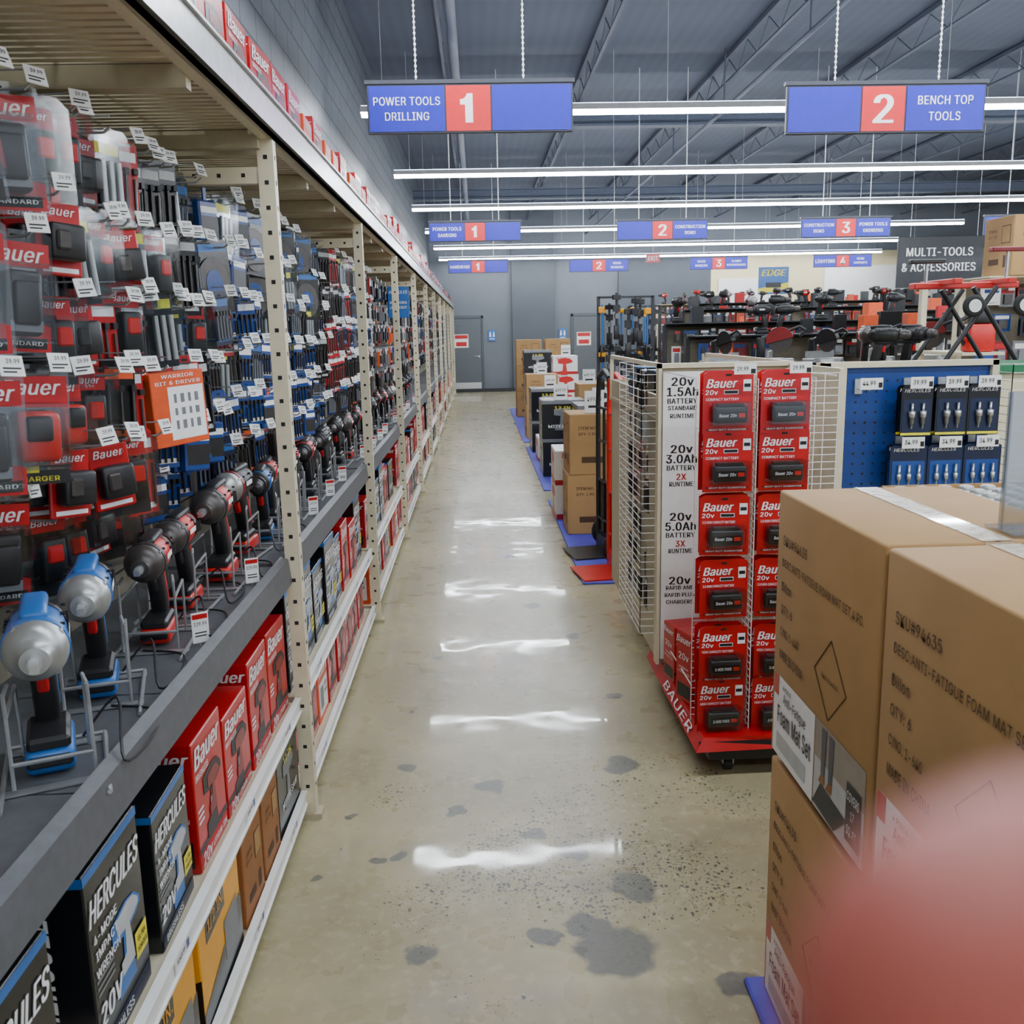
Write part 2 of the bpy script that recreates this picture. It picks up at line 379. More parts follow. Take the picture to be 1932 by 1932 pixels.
# ---------------------------------------------------------------- aisle signs
ONE=[(-.12,-.5),(.16,-.5),(.16,.5),(-.05,.5),(-.09,.40),(-.16,.33),(-.30,.30),(-.30,.12),(-.12,.12)]
def sign(x0,x1,y,z0,z1,num,left,right,numpos=.5):
    w=x1-x0; h=z1-z0; e=empty('aisle_sign',((x0+x1)/2,y,z0))
    mb=MB(); mb.rbox((-w/2,-.012,0),(w/2,.012,h-.02),.003,SIGNK); mb.box((-w/2-.01,-.02,h-.022),(w/2+.01,.02,h),SIGNK); mb.build('sign_frame',e)
    ph=h-.045; zc=.012+ph/2; nw=w*.215; cx=(numpos-.5)*w
    lx0=-w/2+.012; lx1=cx-nw/2-.01; rx0=cx+nw/2+.01; rx1=w/2-.012
    for nm,a,b,mt,s,hh in (('direction_panel',lx0,lx1,SIGNB,left,None),('number_panel',cx-nw/2,cx+nw/2,SIGNR,num,ph*.64),('direction_panel',rx0,rx1,SIGNB,right,None)):
        mb=MB(); mb.box((a,-.016,.012),(b,-.0125,.012+ph),mt)
        c=((a+b)/2,-.0165,zc)
        if s:
            if hh:
                if s=='1': mb.prism([(p[0]*hh,p[1]*hh) for p in ONE],(c[0],-.0165,c[2]),XP,ZP,.001,WPRINT)
                else: mb.text(s,c,XP,ZP,hh*.66,hh,WPRINT,bold=.03)
            else:
                vs,fs,W,H=tmesh(s); ww=(b-a)*.88; hmax=ph*.56
                tw,th=(ww,ww*H/W*1.2)
                if th>hmax: tw,th=tw*hmax/th,hmax
                mb.text(s,c,XP,ZP,tw,th,WPRINT,bold=.014)
        mb.build(nm,e)
    for sx in (-w*.26,w*.26):
        mb=MB(); top=ZC-z0
        mb.cyl((sx,0,h),(sx,0,top),.004,WHITE,n=5)
        zz=h+.02
        while zz<min(top,h+1.3): mb.ell((sx,0,zz),(.009,.006,.009),WHITE,6,4); zz+=.03
        mb.build('hanging_chain',e)
    meta(e,'blue and red hanging aisle sign numbered %s with white lettering'%num,'sign','hanging aisle signs')
sign(-.615,.61,5.9,2.865,3.165,'1','POWER TOOLS\nDRILLING','',.49)
sign(1.90,3.12,5.9,2.83,3.13,'2','','BENCH TOP\nTOOLS',.485)
sign(-.60,.62,12.8,2.87,3.14,'1','POWER TOOLS\nSANDING','',.5)
sign(1.90,3.12,12.8,2.85,3.12,'2','','CONSTRUCTION\nDEMO',.5)
sign(4.38,5.60,12.8,2.84,3.11,'3','CONSTRUCTION\nDEMO','POWER TOOLS\nGRINDING',.5)
sign(6.88,8.2,12.8,2.83,3.1,'4','GLOVES','',.5)
sign(-.55,.67,19.6,2.87,3.14,'1','HARDWARE','',.5)
sign(1.93,3.15,19.6,2.85,3.12,'2','','WOOD\nWORKING',.5)
sign(4.42,5.62,19.6,2.85,3.12,'3','WOOD\nWORKING','CLAMPS\nWOODWORKING',.5)
sign(7.0,8.22,19.6,2.85,3.12,'4','LIGHTING','WORK\nSUPPORTS',.5)

# ---------------------------------------------------------------- shelving bays
BL=2.272; Y0=.858
def bay_proto():
    e=empty('shelving_bay',link=False); T=Matrix.Translation((.9,0,0))
    mb=MB(T); x1=-.622;x0=-.672;y1=BL-.001;y0=y1-.045
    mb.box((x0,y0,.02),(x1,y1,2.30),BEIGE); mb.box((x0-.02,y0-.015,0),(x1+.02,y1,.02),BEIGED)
    z=.12
    while z<2.28:
        mb.quad(((x0+x1)/2,y0,z),XP,ZP,.013,.013,HOLE); mb.quad((x1,(y0+y1)/2,z),YP,ZP,.013,.013,HOLE); z+=.076
    mb.build('upright_post',e,False)
    mb=MB(T); mb.box((-1.16,y0,.02),(-1.12,y1,2.30),BEIGE); mb.build('upright_post',e,False)
    mb=MB(T); mb.box((-1.16,y0+.005,2.17),(x0,y1-.005,2.22),BEIGE)
    x=-1.1
    while x<-.72: mb.quad((x,y0+.005,2.195),XP,ZP,.012,.012,HOLE); x+=.076
    mb.build('cross_bar',e,False)
    mb=MB(T); mb.box((-.66,0,2.30),(-.62,BL,2.32),BEIGE); mb.box((-.63,0,2.30),(-.62,BL,2.424),STEEL); mb.box((-.635,0,2.32),(-.607,BL,2.326),STEEL); mb.box((-.625,0,2.418),(-.61,BL,2.426),STEEL)
    mb.build('front_beam',e,False)
    mb=MB(T)
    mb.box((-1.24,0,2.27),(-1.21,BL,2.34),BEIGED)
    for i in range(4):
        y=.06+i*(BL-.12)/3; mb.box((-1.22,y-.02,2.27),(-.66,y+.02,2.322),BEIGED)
    y=.0
    while y<BL-.03:
        mb.box((-1.22,y+.005,2.324),(-.66,y+.033,2.33),BEIGE); y+=.042
    for x in (-1.1,-.95,-.8): mb.box((x-.006,0,2.331),(x+.006,BL,2.337),BEIGED)
    mb.build('overhead_deck',e,False)
    mb=MB(T); mb.box((-1.12,0,.1),(-1.11,BL-.05,2.17),PANEL)
    z=.2
    while z<2.15: mb.box((-1.11,0,z),(-1.1085,BL-.05,z+.006),HOLE); z+=.1
    mb.build('back_panel',e,False)
    mb=MB(T); mb.box((-1.11,0,.915),(-.68,BL-.05,.93),DKGREY)
    for i in range(5): mb.quad((-.885,.2+i*.45,.93),XP,YP,.4,.004,BLACK)
    mb.build('display_deck',e,False)
    mb=MB(T)
    a,b2,c,d=-.685,-.66,-.652,-.68; l=BL-.05
    mb.add([(a,0,.965),(b2,0,.955),(c,0,.872),(d,0,.872),(a,l,.965),(b2,l,.955),(c,l,.872),(d,l,.872)],[(0,1,2,3)[::-1],(4,5,6,7),(0,4,5,1)[::-1],(1,5,6,2)[::-1],(2,6,7,3)[::-1],(3,7,4,0)[::-1]],DKGREY)
    mb.build('deck_lip',e,False)
    for z in (.44,.09):
        mb=MB(T); mb.box((-1.11,0,z-.02),(-.67,l,z),BEIGE); mb.build('storage_shelf',e,False)
        mb=MB(T); mb.box((-.67,0,z-.035),(-.655,l,z+.018),WHITE); mb.box((-.655,0,z-.035),(-.648,l,z-.03),WHITE); mb.box((-.655,0,z+.013),(-.648,l,z+.018),WHITE)
        for yy in (.35,.9,1.5,2.0):
            mb.quad((-.655,yy,z-.008),YP,ZP,.10,.04,WPRINT,.002); mb.text('$149.99',(-.655,yy-.01,z-.006),YP,ZP,.05,.014,KPRINT,0,.003); mb.quad((-.655,yy+.035,z-.008),YP,ZP,.018,.02,BLUE,.0026)
        mb.build('price_rail',e,False)
    return meta(e,'beige steel shelving bay with punched posts and grey tool deck','shelf','shelving bays along the block wall')
pb=P(bay_proto())
for i in range(11): inst(pb,(-.9,Y0+i*BL,0))

# ---------------------------------------------------------------- printed face designs
DRILL=[(-.5,.35),(-.5,.05),(-.15,.0),(-.2,-.45),(-.45,-.5),(-.45,-.75),(.15,-.75),(.12,-.45),(.05,0),(.3,.05),(.5,.12),(.5,.22),(.3,.38),(0,.42)]
def deco(mb,st,O,X,Y,w,h):
    O=Vector(O)
    def pt(a,b): return O+X*(a*w/2)+Y*(b*h/2)
    def rc(a0,b0,a1,b1,mt,l=.0008): mb.quad(pt((a0+a1)/2,(b0+b1)/2),X,Y,(a1-a0)*w/2,(b1-b0)*h/2,mt,l)
    def t(s,a,b,fw,fh,mt,sh=0.0,l=.0022,bold=.012): mb.text(s,pt(a,b),X,Y,fw*w,(fh*h if fh else None),mt,sh,l,bold)
    def sil(a,b,sc,m1,l=.001):
        s=min(w,h)*sc
        mb.prism([(p[0]*s,p[1]*s) for p in DRILL],pt(a,b)+X.cross(Y)*l,X,Y,.0006,m1)
    if st=='hercules':
        rc(-1,.9,1,1,BLUEP); t('HERCULES',0,.58,.9,.13,WPRINT,.3,bold=.03); sil(.25,-.1,.55,BLUEP); sil(.29,-.05,.42,LGREY,.0018); rc(.05,-.48,.4,-.38,BLUEP,.002)
        t('20V',-.52,-.5,.38,.11,WPRINT,.2,bold=.03); t('4-MODE\nIMPACT\nWRENCH',-.48,.12,.42,.22,WPRINT,bold=.02); rc(.45,-.56,.92,-.26,YBADGE,.003); t('ULTRA\nTORQUE',.685,-.41,.2,.09,KPRINT,0,.004); rc(-.95,-.98,.95,-.78,NAVY); t('BRUSHLESS',-.3,-.87,.5,.05,WPRINT)
        for q in range(3): rc(-.9,-.15-.07*q,-.3,-.12-.07*q,GREY)
    elif st=='hercules_side':
        mb.text('HERCULES',pt(0,.15),Y,-X,h*.66,w*.34,WPRINT,.3,.002,.03); rc(-1,.9,1,1,BLUEP); rc(.0,-.95,.7,-.75,WPRINT)
        for i in range(9): rc(.05+i*.07,-.93,.05+i*.07+(.03 if i%2 else .015),-.77,KPRINT,.0014)
    elif st=='bauer':
        t('Bauer',-.05,.72,.82,.16,WPRINT,.25,bold=.03); sil(.15,.0,.62,BLACK); sil(.19,.04,.4,REDD,.0018); rc(-.1,-.38,.12,-.12,GREY,.002); rc(-1,-.72,1,-.62,BLACK); t('20v',-.55,-.84,.3,.1,WPRINT,.2,bold=.02); t('LITHIUM-ION',.35,-.85,.5,.05,WPRINT); t('BRUSHLESS',-.5,.44,.42,.05,WPRINT)
        for q in range(3): rc(-.9,-.1-.09*q,-.55,-.06-.09*q,WPRINT)
    elif st=='bauer_side':
        t('Bauer',0,.78,.85,.1,WPRINT,.25,bold=.03); rc(-.8,-.9,.8,-.5,BLACK); t('20v',0,.3,.6,.1,WPRINT,bold=.02); t('HYPERMAX\nLITHIUM-ION',0,-.1,.75,.1,WPRINT)
    elif st=='yellow':
        mb.prism([(-w/2,-h/2),(w/2,-h/2),(w/2,h*.0),(-w/2,-h*.3)],O+X.cross(Y)*.0008,X,Y,.0004,BLACKG); rc(-.7,.35,.2,.8,BLACKG); rc(.1,-.6,.8,.1,GREY,.0016)
        t('1/2 IN.',-.25,.58,.38,.12,YELLOW)
    elif st=='carton':
        t('ITEM NO.',-.4,.55,.3,.05,KRAFTD); t('QTY: 1 PC',-.4,.35,.3,.05,KRAFTD); rc(.2,.1,.8,.7,KRAFTD); rc(.23,.13,.77,.67,KRAFT,.0014); rc(-.6,-.6,.1,-.4,KRAFTD); rc(.4,-.7,.7,-.3,KRAFTD)
    elif st=='miter':
        t('MITER SAW',0,-.35,.7,.08,WPRINT); rc(-1,.82,1,1,GREY); sil(0,.2,.5,GREY); t('12 IN.',0,.62,.4,.08,YBADGE)
    elif st=='white':
        rc(-1,-1,1,-.7,RED); sil(0,.1,.8,REDB); t('8750',-.3,.72,.4,.14,RED)
    elif st=='orange':
        t('WARRIOR',0,.72,.8,.14,WPRINT,.1); rc(-.8,-.8,.8,.4,WPRINT); rc(-.6,-.6,.0,.2,GREY,.0014); t('QUICK\nCHANGE',.4,.0,.3,.2,KPRINT)
def box_proto(name,w,l,h,base,fpx,fny,label,r=.003,fnx=None):
    mb=MB(); mb.rbox((-w/2,-l/2,0),(w/2,l/2,h),r,base)
    if fpx: deco(mb,fpx,(w/2,0,h/2),YP,ZP,l,h)
    if fny: deco(mb,fny,(0,-l/2,h/2),XP,ZP,w,h)
    if fnx: deco(mb,fnx,(-w/2,0,h/2),-YP,ZP,l,h)
    return P(meta(mb.build(name,link=False),label,'box'))
HB=box_proto('tool_box',.19,.25,.37,BLACKG,'hercules','hercules_side','black retail tool box with white lettering on shelf')
HS=box_proto('tool_box',.22,.24,.31,BLACKG,'hercules','hercules_side','small black retail tool box with blue top band')
BB=box_proto('tool_box',.14,.235,.33,RED,'bauer','bauer_side','red retail drill box with white script lettering')
BW=box_proto('tool_box',.14,.25,.28,RED,'bauer','bauer_side','red power tool box standing on shelf')
YB=box_proto('tool_box',.30,.36,.31,YELLOW,'yellow','yellow','yellow and black retail tool box on bottom shelf')
WB=box_proto('tool_box',.2,.2,.26,WOOD,'carton','carton','brown printed retail box on bottom shelf')
KB=box_proto('tool_box',.2,.3,.29,BLACKG,'miter','hercules_side','dark retail box with grey band on shelf')
OB=box_proto('tool_box',.2,.22,.24,ORANGE,'orange','orange','orange retail box with white label on shelf')
G1='boxed tools on the storage shelves'; G2='boxed tools on the bottom shelf'; G3='boxed stock on the overhead deck'
def rb(p,x,y,z,g,label=None,rz=None): return inst(p,(x,y,z),rz if rz is not None else R(-.04,.04),group=g,label=label)
z=.441
for p,y,hx in [(HB,1.18,.19),(HB,1.56,.19),(HS,1.86,.22),(BB,2.15,.14),(BW,2.41,.14),(BB,2.68,.14),(BB,2.94,.14)]:
    rb(p,-.69-hx/2,y,z,G1)
z=.091
for p,y,hx in [(YB,1.30,.3),(YB,1.70,.3),(YB,2.09,.3),(WB,2.42,.2),(WB,2.65,.2),(KB,2.92,.2)]:
    rb(p,-.675-hx/2,y,z,G2,rz=R(-.02,.02))
dims={id(HB):(.19,.25),id(HS):(.22,.24),id(BB):(.14,.235),id(BW):(.14,.25),id(KB):(.2,.3),id(OB):(.2,.22),id(WB):(.2,.2),id(YB):(.3,.36)}
for i in range(1,11):
    for z,g,ch in ((.441,G1,[HB,HS,BB,BW,BW,BB,KB,OB]),(.091,G2,[BW,BB,KB,OB,BW,WB,BB,HS])):
        y=Y0+i*BL+.03
        while True:
            p=random.choice(ch) if i>1 or z<.2 else random.choice([HB,HS,BB,HB,BW])
            w,l=dims[id(p)]
            if y+l+.012>Y0+(i+1)*BL-.07: break
            rb(p,-.69-w/2-R(0,.02),y+l/2+.006,z,g,rz=R(-.015,.015)); y+=l+.018
for i in range(11):
    y=Y0+i*BL+.02
    while y<Y0+(i+1)*BL-.28:
        p=random.choice([BW,BB,BW,OB,BW] if i<6 else [BW,KB,HS,BW]); w,l=dims[id(p)]
        rb(p,-.68-w/2,y+l/2,2.338,G3,rz=R(-.04,.04)); y+=l+R(.015,.05)

# ---------------------------------------------------------------- hanging packages
def pk(name,label,cat,fn):
    e=empty(name,link=False); fn(e); return P(meta(e,label,cat))
def pkm(name,label,cat,fn):
    mb=MB(); fn(mb); return P(meta(mb.build(name,link=False),label,cat))
def card(mb,w,h,mt,t=.0015):
    mb.prism([(-w/2,-h+.02),(w/2,-h+.02),(w/2,.01),(w*.4,.02),(-w*.4,.02),(-w/2,.01)],(0,t/2,0),XP,ZP,t,mt); mb.quad((0,-t/2,.006),XP,ZP,.02,.007,HOLE,.0006)
def charger(e):
    mb=MB(); card(mb,.165,.29,CLEAR); mb.quad((0,-.0008,-.035),XP,ZP,.15,.055,RED); mb.prism([(-.075,-.26),(.075,-.26),(.075,-.20),(-.075,-.16)],(0,-.0008,0),XP,ZP,.0006,RED); mb.text('Bauer',(0,-.001,-.035),XP,ZP,.12,.035,WPRINT,.25,bold=.02); mb.quad((0,-.0014,-.24),XP,ZP,.13,.025,BLACK,.0012); mb.text('STANDARD',(0,-.0014,-.24),XP,ZP,.11,.010,WPRINT); mb.build('backing_card',e,False)
    mb=MB(); mb.rbox((-.04,-.055,-.225),(.04,-.002,-.075),.014,BLACK,3); mb.rbox((-.03,-.068,-.20),(.03,-.05,-.10),.008,BLACK,2); mb.box((-.036,-.057,-.215),(.036,-.0545,-.19),GREY); mb.build('charger',e,False)
    mb=MB(); mb.prism([(-.055,-.24),(.055,-.24),(.05,-.06),(-.05,-.06)],(0,-.0015,0),XP,ZP,.078,CLEAR); mb.build('blister',e,False)
PC=pk('charger_package','clear and red carded package holding a black charger','charger package',charger)
def redcharger(e):
    mb=MB(); card(mb,.165,.29,CLEAR); mb.quad((0,-.0008,-.045),XP,ZP,.155,.075,RED); mb.text('Bauer',(0,-.001,-.035),XP,ZP,.12,.035,WPRINT,.25,bold=.02); mb.quad((0,-.001,-.245),XP,ZP,.15,.045,BLACK); mb.text('CHARGER',(0,-.001,-.255),XP,ZP,.10,.012,YBADGE); mb.quad((-.03,-.001,-.232),XP,ZP,.07,.016,YBADGE,.0016); mb.build('backing_card',e,False)
    mb=MB(); mb.rbox((-.05,-.06,-.21),(.05,-.002,-.09),.018,REDB,3); mb.rbox((-.03,-.07,-.16),(.03,-.05,-.10),.008,BLACK,2); mb.build('charger',e,False)
    mb=MB(); mb.prism([(-.062,-.225),(.062,-.225),(.058,-.07),(-.058,-.07)],(0,-.0015,0),XP,ZP,.08,CLEAR); mb.build('blister',e,False)
PRC=pk('charger_package','clear carded package holding a red charger','charger package',redcharger)
def batt(txts):
    def fn(e):
        mb=MB(); card(mb,.175,.215,RED); mb.text('Bauer',(-.022,-.001,-.022),XP,ZP,.10,.03,WPRINT,.25,bold=.03)
        mb.text(txts[0],(-.058,-.001,-.052),XP,ZP,.042,.016,WPRINT,.1,bold=.02); mb.text(txts[1],(-.02,-.001,-.076),XP,ZP,.115,.009,WPRINT)
        mb.quad((.066,-.001,-.03),XP,ZP,.028,.04,WPRINT); mb.quad((.066,-.001,-.03),XP,ZP,.022,.012,KPRINT,.0014); mb.quad((.01,-.001,-.052),XP,ZP,.05,.014,WPRINT); mb.quad((.01,-.001,-.052),XP,ZP,.046,.010,KPRINT,.0014)
        mb.quad((0,-.001,-.18),XP,ZP,.15,.009,REDD); mb.text('HEAVY DUTY GUARANTEED',(0,-.001,-.18),XP,ZP,.13,.006,WPRINT); mb.build('backing_card',e,False)
        mb=MB(); mb.rbox((-.058,-.042,-.155),(.058,-.002,-.098),.008,BLACK,2); mb.box((-.05,-.044,-.14),(.05,-.041,-.116),BLACKG); mb.text(txts[2],(-.012,-.044,-.128),XP,ZP,.06,.011,WPRINT,.1); mb.quad((.036,-.044,-.128),XP,ZP,.022,.014,REDB); mb.box((-.045,-.038,-.098),(.045,-.006,-.09),BLACK); mb.build('battery',e,False)
        mb=MB(); mb.prism([(-.066,-.162),(.066,-.162),(.066,-.085),(-.066,-.085)],(0,-.0015,0),XP,ZP,.05,CLEAR); mb.build('blister',e,False)
    return fn
PB1=pk('battery_package','red carded compact battery package with clear blister','battery package',batt(('20v','COMPACT BATTERY','Bauer 20v')))
PB2=pk('battery_package','red carded extended battery package with clear blister','battery package',batt(('20v','3.0 HIGH CAPACITY BATTERY','Bauer 20v')))
PB3=pk('battery_package','red carded high capacity battery package','battery package',batt(('20v','HIGH CAPACITY BATTERY','3x MORE POWER')))
def bits(cardm,h,w,head,n,itm):
    def fn(mb):
        card(mb,w,h,cardm); mb.quad((0,-.001,-.018),XP,ZP,w*.9,.024,head)
        for i in range(n):
            x=-w*.38+(w*.76)*(i/(n-1) if n>1 else .5); mb.cyl((x,-.007,-h*.9+.02),(x,-.007,-.04-.01*i),.0038,itm,n=6); mb.box((x-.006,-.014,-.06),(x+.006,-.002,-.045),BLACK)
        mb.quad((0,-.0012,-h+.04),XP,ZP,w*.8,.014,head)
    return fn
PBK=pkm('drill_bit_package','dark carded drill bit set on peg hook','drill bits',bits(BLACKG,.24,.085,LGREY,4,DCAST))
PBR=pkm('blade_package','red carded saw blade set on peg hook','blades',bits(RED,.22,.09,WPRINT,4,DCAST))
PBB=pkm('bit_package','blue carded driver bit set on peg hook','bits',bits(BLUE,.16,.085,WPRINT,4,BLACK))
PBO=pkm('blade_package','orange and black carded blade set on peg hook','blades',bits(BLACKG,.20,.08,ORANGE,3,DCAST))
PBN=pkm('bit_package','navy carded socket bit set on peg hook','bits',bits(NAVY,.18,.1,BLUEP,5,GREY))
def circ(mb):
    card(mb,.2,.24,BLACKG); mb.lathe((0,-.002,-.12),(0,-1,0),[(0,.085),(.003,.085)],DCAST,24); mb.lathe((0,-.0052,-.12),(0,-1,0),[(0,.045),(.001,.045)],BLUE,16); mb.quad((0,-.001,-.006),XP,ZP,.18,.024,BLUEP)
PCI=pkm('saw_blade_package','carded circular saw blade on peg hook','saw blade',circ)
def case(mb):
    mb.rbox((-.05,-.03,-.15),(.05,0,-.02),.006,BLUE,1); mb.box((-.008,-.02,-.02),(.008,-.015,.02),BLUE); mb.quad((0,-.03,-.05),XP,ZP,.09,.02,WPRINT); mb.quad((0,-.03,-.10),XP,ZP,.09,.06,BLACK)
PCA=pkm('bit_case','blue plastic bit case hanging on hook','bit case',case)
def rcase(mb):
    mb.rbox((-.05,-.012,-.16),(.05,0,-.01),.003,RED,1); mb.box((-.01,-.008,-.02),(.01,-.004,.02),RED); mb.text('Bauer',(0,-.012,-.028),XP,ZP,.07,.018,WPRINT,.25); mb.rbox((-.04,-.05,-.13),(.04,-.01,-.055),.008,BLACK,2); mb.rbox((-.03,-.058,-.11),(.0,-.045,-.07),.004,DCAST,1); mb.quad((0,-.012,-.148),XP,ZP,.08,.010,WPRINT)
PRA=pkm('adapter_package','red carded adapter with black plastic body on hook','adapter package',rcase)
def clam(mb):
    mb.prism([(-.055,-.19),(.055,-.19),(.055,.0),(.03,.02),(-.03,.02),(-.055,.0)],(0,0,0),XP,ZP,.045,CLEAR); mb.quad((0,.0,-.015),XP,ZP,.09,.04,RED,.001); mb.quad((0,0,-.165),XP,ZP,.1,.035,BLACK,.001); mb.text('Bauer',(0,-.001,-.012),XP,ZP,.06,.016,WPRINT,.25)
    mb.rbox((-.028,-.038,-.145),(.028,-.004,-.045),.008,BLACK,2); mb.rbox((-.018,-.043,-.10),(.018,-.03,-.06),.004,REDB,1)
PCL=pkm('clamshell_package','clear clamshell package with black and red tool part','clamshell package',clam)
def clamk(mb):
    mb.prism([(-.05,-.20),(.05,-.20),(.05,.0),(.03,.02),(-.03,.02),(-.05,.0)],(0,0,0),XP,ZP,.03,CLEAR); mb.quad((0,0,-.09),XP,ZP,.09,.2,BLACKG,-.0003); mb.quad((0,0,-.02),XP,ZP,.08,.025,YBADGE,.001)
    for i in range(3): mb.cyl((-.025+i*.025,-.012,-.17),(-.025+i*.025,-.012,-.05),.008,SILVER,n=8)
PCK=pkm('clamshell_package','clear clamshell package with dark metal bits','clamshell package',clamk)
def whitebx(mb):
    mb.rbox((-.12,-.05,-.26),(.12,0,-.01),.003,ORANGE); mb.quad((.03,-.05,-.15),XP,ZP,.16,.18,WPRINT); mb.text('WARRIOR\nBIT & DRIVER',(0,-.05,-.035),XP,ZP,.2,.035,WPRINT)
    for i in range(4):
        for j in range(3): mb.quad((-.02+i*.032,-.05,-.1-j*.045),XP,ZP,.012+.005*(i%2),.03-.006*(j%2),GREY,.0014)
PWB=pkm('drill_bit_set','orange boxed drill bit set with white window label','drill bit set',whitebx)
def hook():
    e=empty('peg_hook',link=False)
    mb=MB(); mb.tube([(0,0,0),(.27,0,0),(.285,0,.012)],.003,GALV,5); mb.tube([(0,0,.035),(.285,0,.035)],.002,GALV,5); mb.box((-.002,-.012,-.012),(.004,.012,.05),GALV); mb.build('wire_rod',e,False)
    T=Matrix.Translation((.29,0,.03))@Matrix.Rotation(math.radians(52),4,'Z')@Matrix.Rotation(math.radians(-24),4,'X')
    mb=MB(T); mb.box((-.02,-.001,-.028),(.02,.001,.012),WHITE)
    mb.text('39.99',(.003,-.001,.001),XP,ZP,.022,.009,KPRINT,0,.0006); mb.quad((0,-.001,-.013),XP,ZP,.03,.003,KPRINT); mb.quad((-.004,-.001,-.02),XP,ZP,.022,.003,KPRINT); mb.build('price_tag',e,False)
    return P(meta(e,'wire peg hook with white price tag on its tip','hook'))
HK=hook()
def hang(p,y,z,n=3,tag=True,x0=-1.105,lean=.35,sp=.055,reach=.27,hk=1.0,sc=None):
    inst(HK,(x0,y,z-.006),R(-.25,.25),rx=R(-.15,.15),group='peg hooks on the shelving wall',scale=(hk,1,1),skip=None if tag else 'price_tag')
    for j in range(n):
        x=x0+reach-.03-j*sp
        inst(p,(x,y+.0,z-.003),math.pi/2-lean+R(-.22,.22),ry=R(-.10,.10),group='hanging packages on peg hooks',scale=sc)
for zi,z in enumerate((2.17,1.90,1.64,1.38)):
    for yi,y in enumerate((1.72,1.91)):
        hang(PC if (zi+yi)%3 else PRC,y,z,2 if zi<3 else 1,lean=.8,sp=.09,reach=.24 if zi<3 else .14,hk=1.0 if zi<3 else .6,sc=.84)
cols=[(2.06,[PCL,PRA,PCL,PRC,PRA,PCL]),(2.17,[PCL,PCK,PRA,PCL,PRA,PCL]),(2.28,[PRA,PCL,PBR,PBO,PCL,PRA]),(2.39,[PCK,PRA,PCL,PBR,PBR,PCL]),(2.49,[PBR,PCK,PBR,None,None,PCL]),(2.60,[PBK,PCL,PCK,PWB,None,PBO]),(2.71,[PBK,PBK,PBR,None,PBB,PCA]),(2.81,[PBK,PBK,PCK,PBR,PCA,PBB]),(2.91,[PCK,PBK,PBB,PBK,PCA,PBB]),(3.00,[PBN,PBN,PCL,PBB,PCA,PBB])]
zs=(2.17,1.98,1.80,1.63,1.47,1.32)
for ci,(y,c) in enumerate(cols):
    for zi,(z,p) in enumerate(zip(zs,c)):
        if p is None: continue
        low=zi==5
        n=1 if p is PWB else (2 if (low or p in (PCL,PRA,PRC)) else 3)
        hang(p,y,z+R(-.015,.015),n,lean=.55 if p is not PWB else .6,sp=.075 if p in (PCL,PRA,PRC) else .05,reach=.16 if low else (.28 if p is PWB else R(.22,.28)),hk=.65 if low else 1.0,tag=R(0,1)<.8,sc=(.72 if p is PRC else (.8 if p is PWB else None)))
y=Y0+BL+.09
while y<Y0+2*BL-.12:
    for zi,z in enumerate((2.17,2.00,1.84,1.67,1.50,1.35)):
        top=[PBK,PBN,PBK,PCA,PCK,PCI]; mid=[PBN,PBB,PBK,PBR,PBB,PCK]; low=[PBB,PBN,PBO,PBB,PCA,PCL]
        p=random.choice((top,top,mid,mid,low,low)[zi])
        hang(p,y+R(-.015,.015),z+R(-.015,.015),2,lean=.45,sp=.06,tag=R(0,1)<.55,reach=R(.22,.28))
    y+=.135
y=Y0+2*BL+.1
while y<Y0+3*BL-.12:
    for zi,z in enumerate((2.17,1.97,1.77,1.57,1.39)):
        p=random.choice(([PBK,PBR,PCK],[PBK,PBR,PBN],[PBN,PBB,PBR],[PBO,PBR,PBK],[PBO,PBN,PBK])[zi])
        hang(p,y,z+R(-.01,.01),1,lean=.45,tag=R(0,1)<.55)
    y+=.16
def stuffpk(mb,x,y,z,w,h,mt,mt2,d=.02,fac='x'):
    if fac=='x':
        mb.box((x-d,y-w/2,z-h),(x,y+w/2,z),mt); mb.quad((x,y,z-h*.2),YP,ZP,w*.8,h*.2,mt2); mb.box((x,y-w*.25,z-h*.85),(x+.02,y+w*.25,z-h*.35),random.choice((BLACK,GREY,DCAST,mt)))
        mb.box((x-.2,y-.003,z+.002),(x+.05,y+.003,z+.008),GALV)
        if R(0,1)<.5: mb.box((x+.05,y-.018,z-.016),(x+.053,y+.018,z+.012),WHITE)
    else:
        mb.box((x-w/2,y-d,z-h),(x+w/2,y,z),mt); mb.quad((x,y-d,z-h*.2),XP,ZP,w*.8,h*.2,mt2); mb.box((x-w*.25,y-d-.02,z-h*.85),(x+w*.25,y-d,z-h*.35),random.choice((BLACK,GREY,DCAST,mt)))
        if R(0,1)<.4: mb.box((x-.022,y-d-.05,z-.02),(x+.022,y-d-.047,z+.01),WHITE)
pal=[BLACKG,BLACKG,NAVY,RED,BLACK,ORANGE,BLUE,GREY,BLACKG,REDD,WHITE,BLACK]
for i in range(3,11):
    mb=MB(); y=Y0+i*BL+.1
    while y<Y0+(i+1)*BL-.12:
        for zi,z in enumerate((2.14,1.94,1.76,1.56,1.37)):
            m1=random.choice(pal); stuffpk(mb,-.88+R(-.05,.03),y+R(-.02,.02),z,R(.07,.13),R(.13,.19),m1,random.choice((WHITE,BLACKG,RED,BLUE)))
        y+=.17
    meta(mb.build('hanging_packages'),'dense rows of carded tool accessories on peg hooks','packages','hanging packages on peg hooks','stuff')
mb=MB(); mb.rbox((-.84,9.08,1.84),(-.64,9.10,2.13),.004,BLUEP); mb.text('HERCULES',(-.74,9.08,2.08),XP,ZP,.17,.03,WPRINT,.2); mb.text('MORE POWER\nLESS WEIGHT',(-.74,9.08,1.96),XP,ZP,.16,.07,WPRINT)
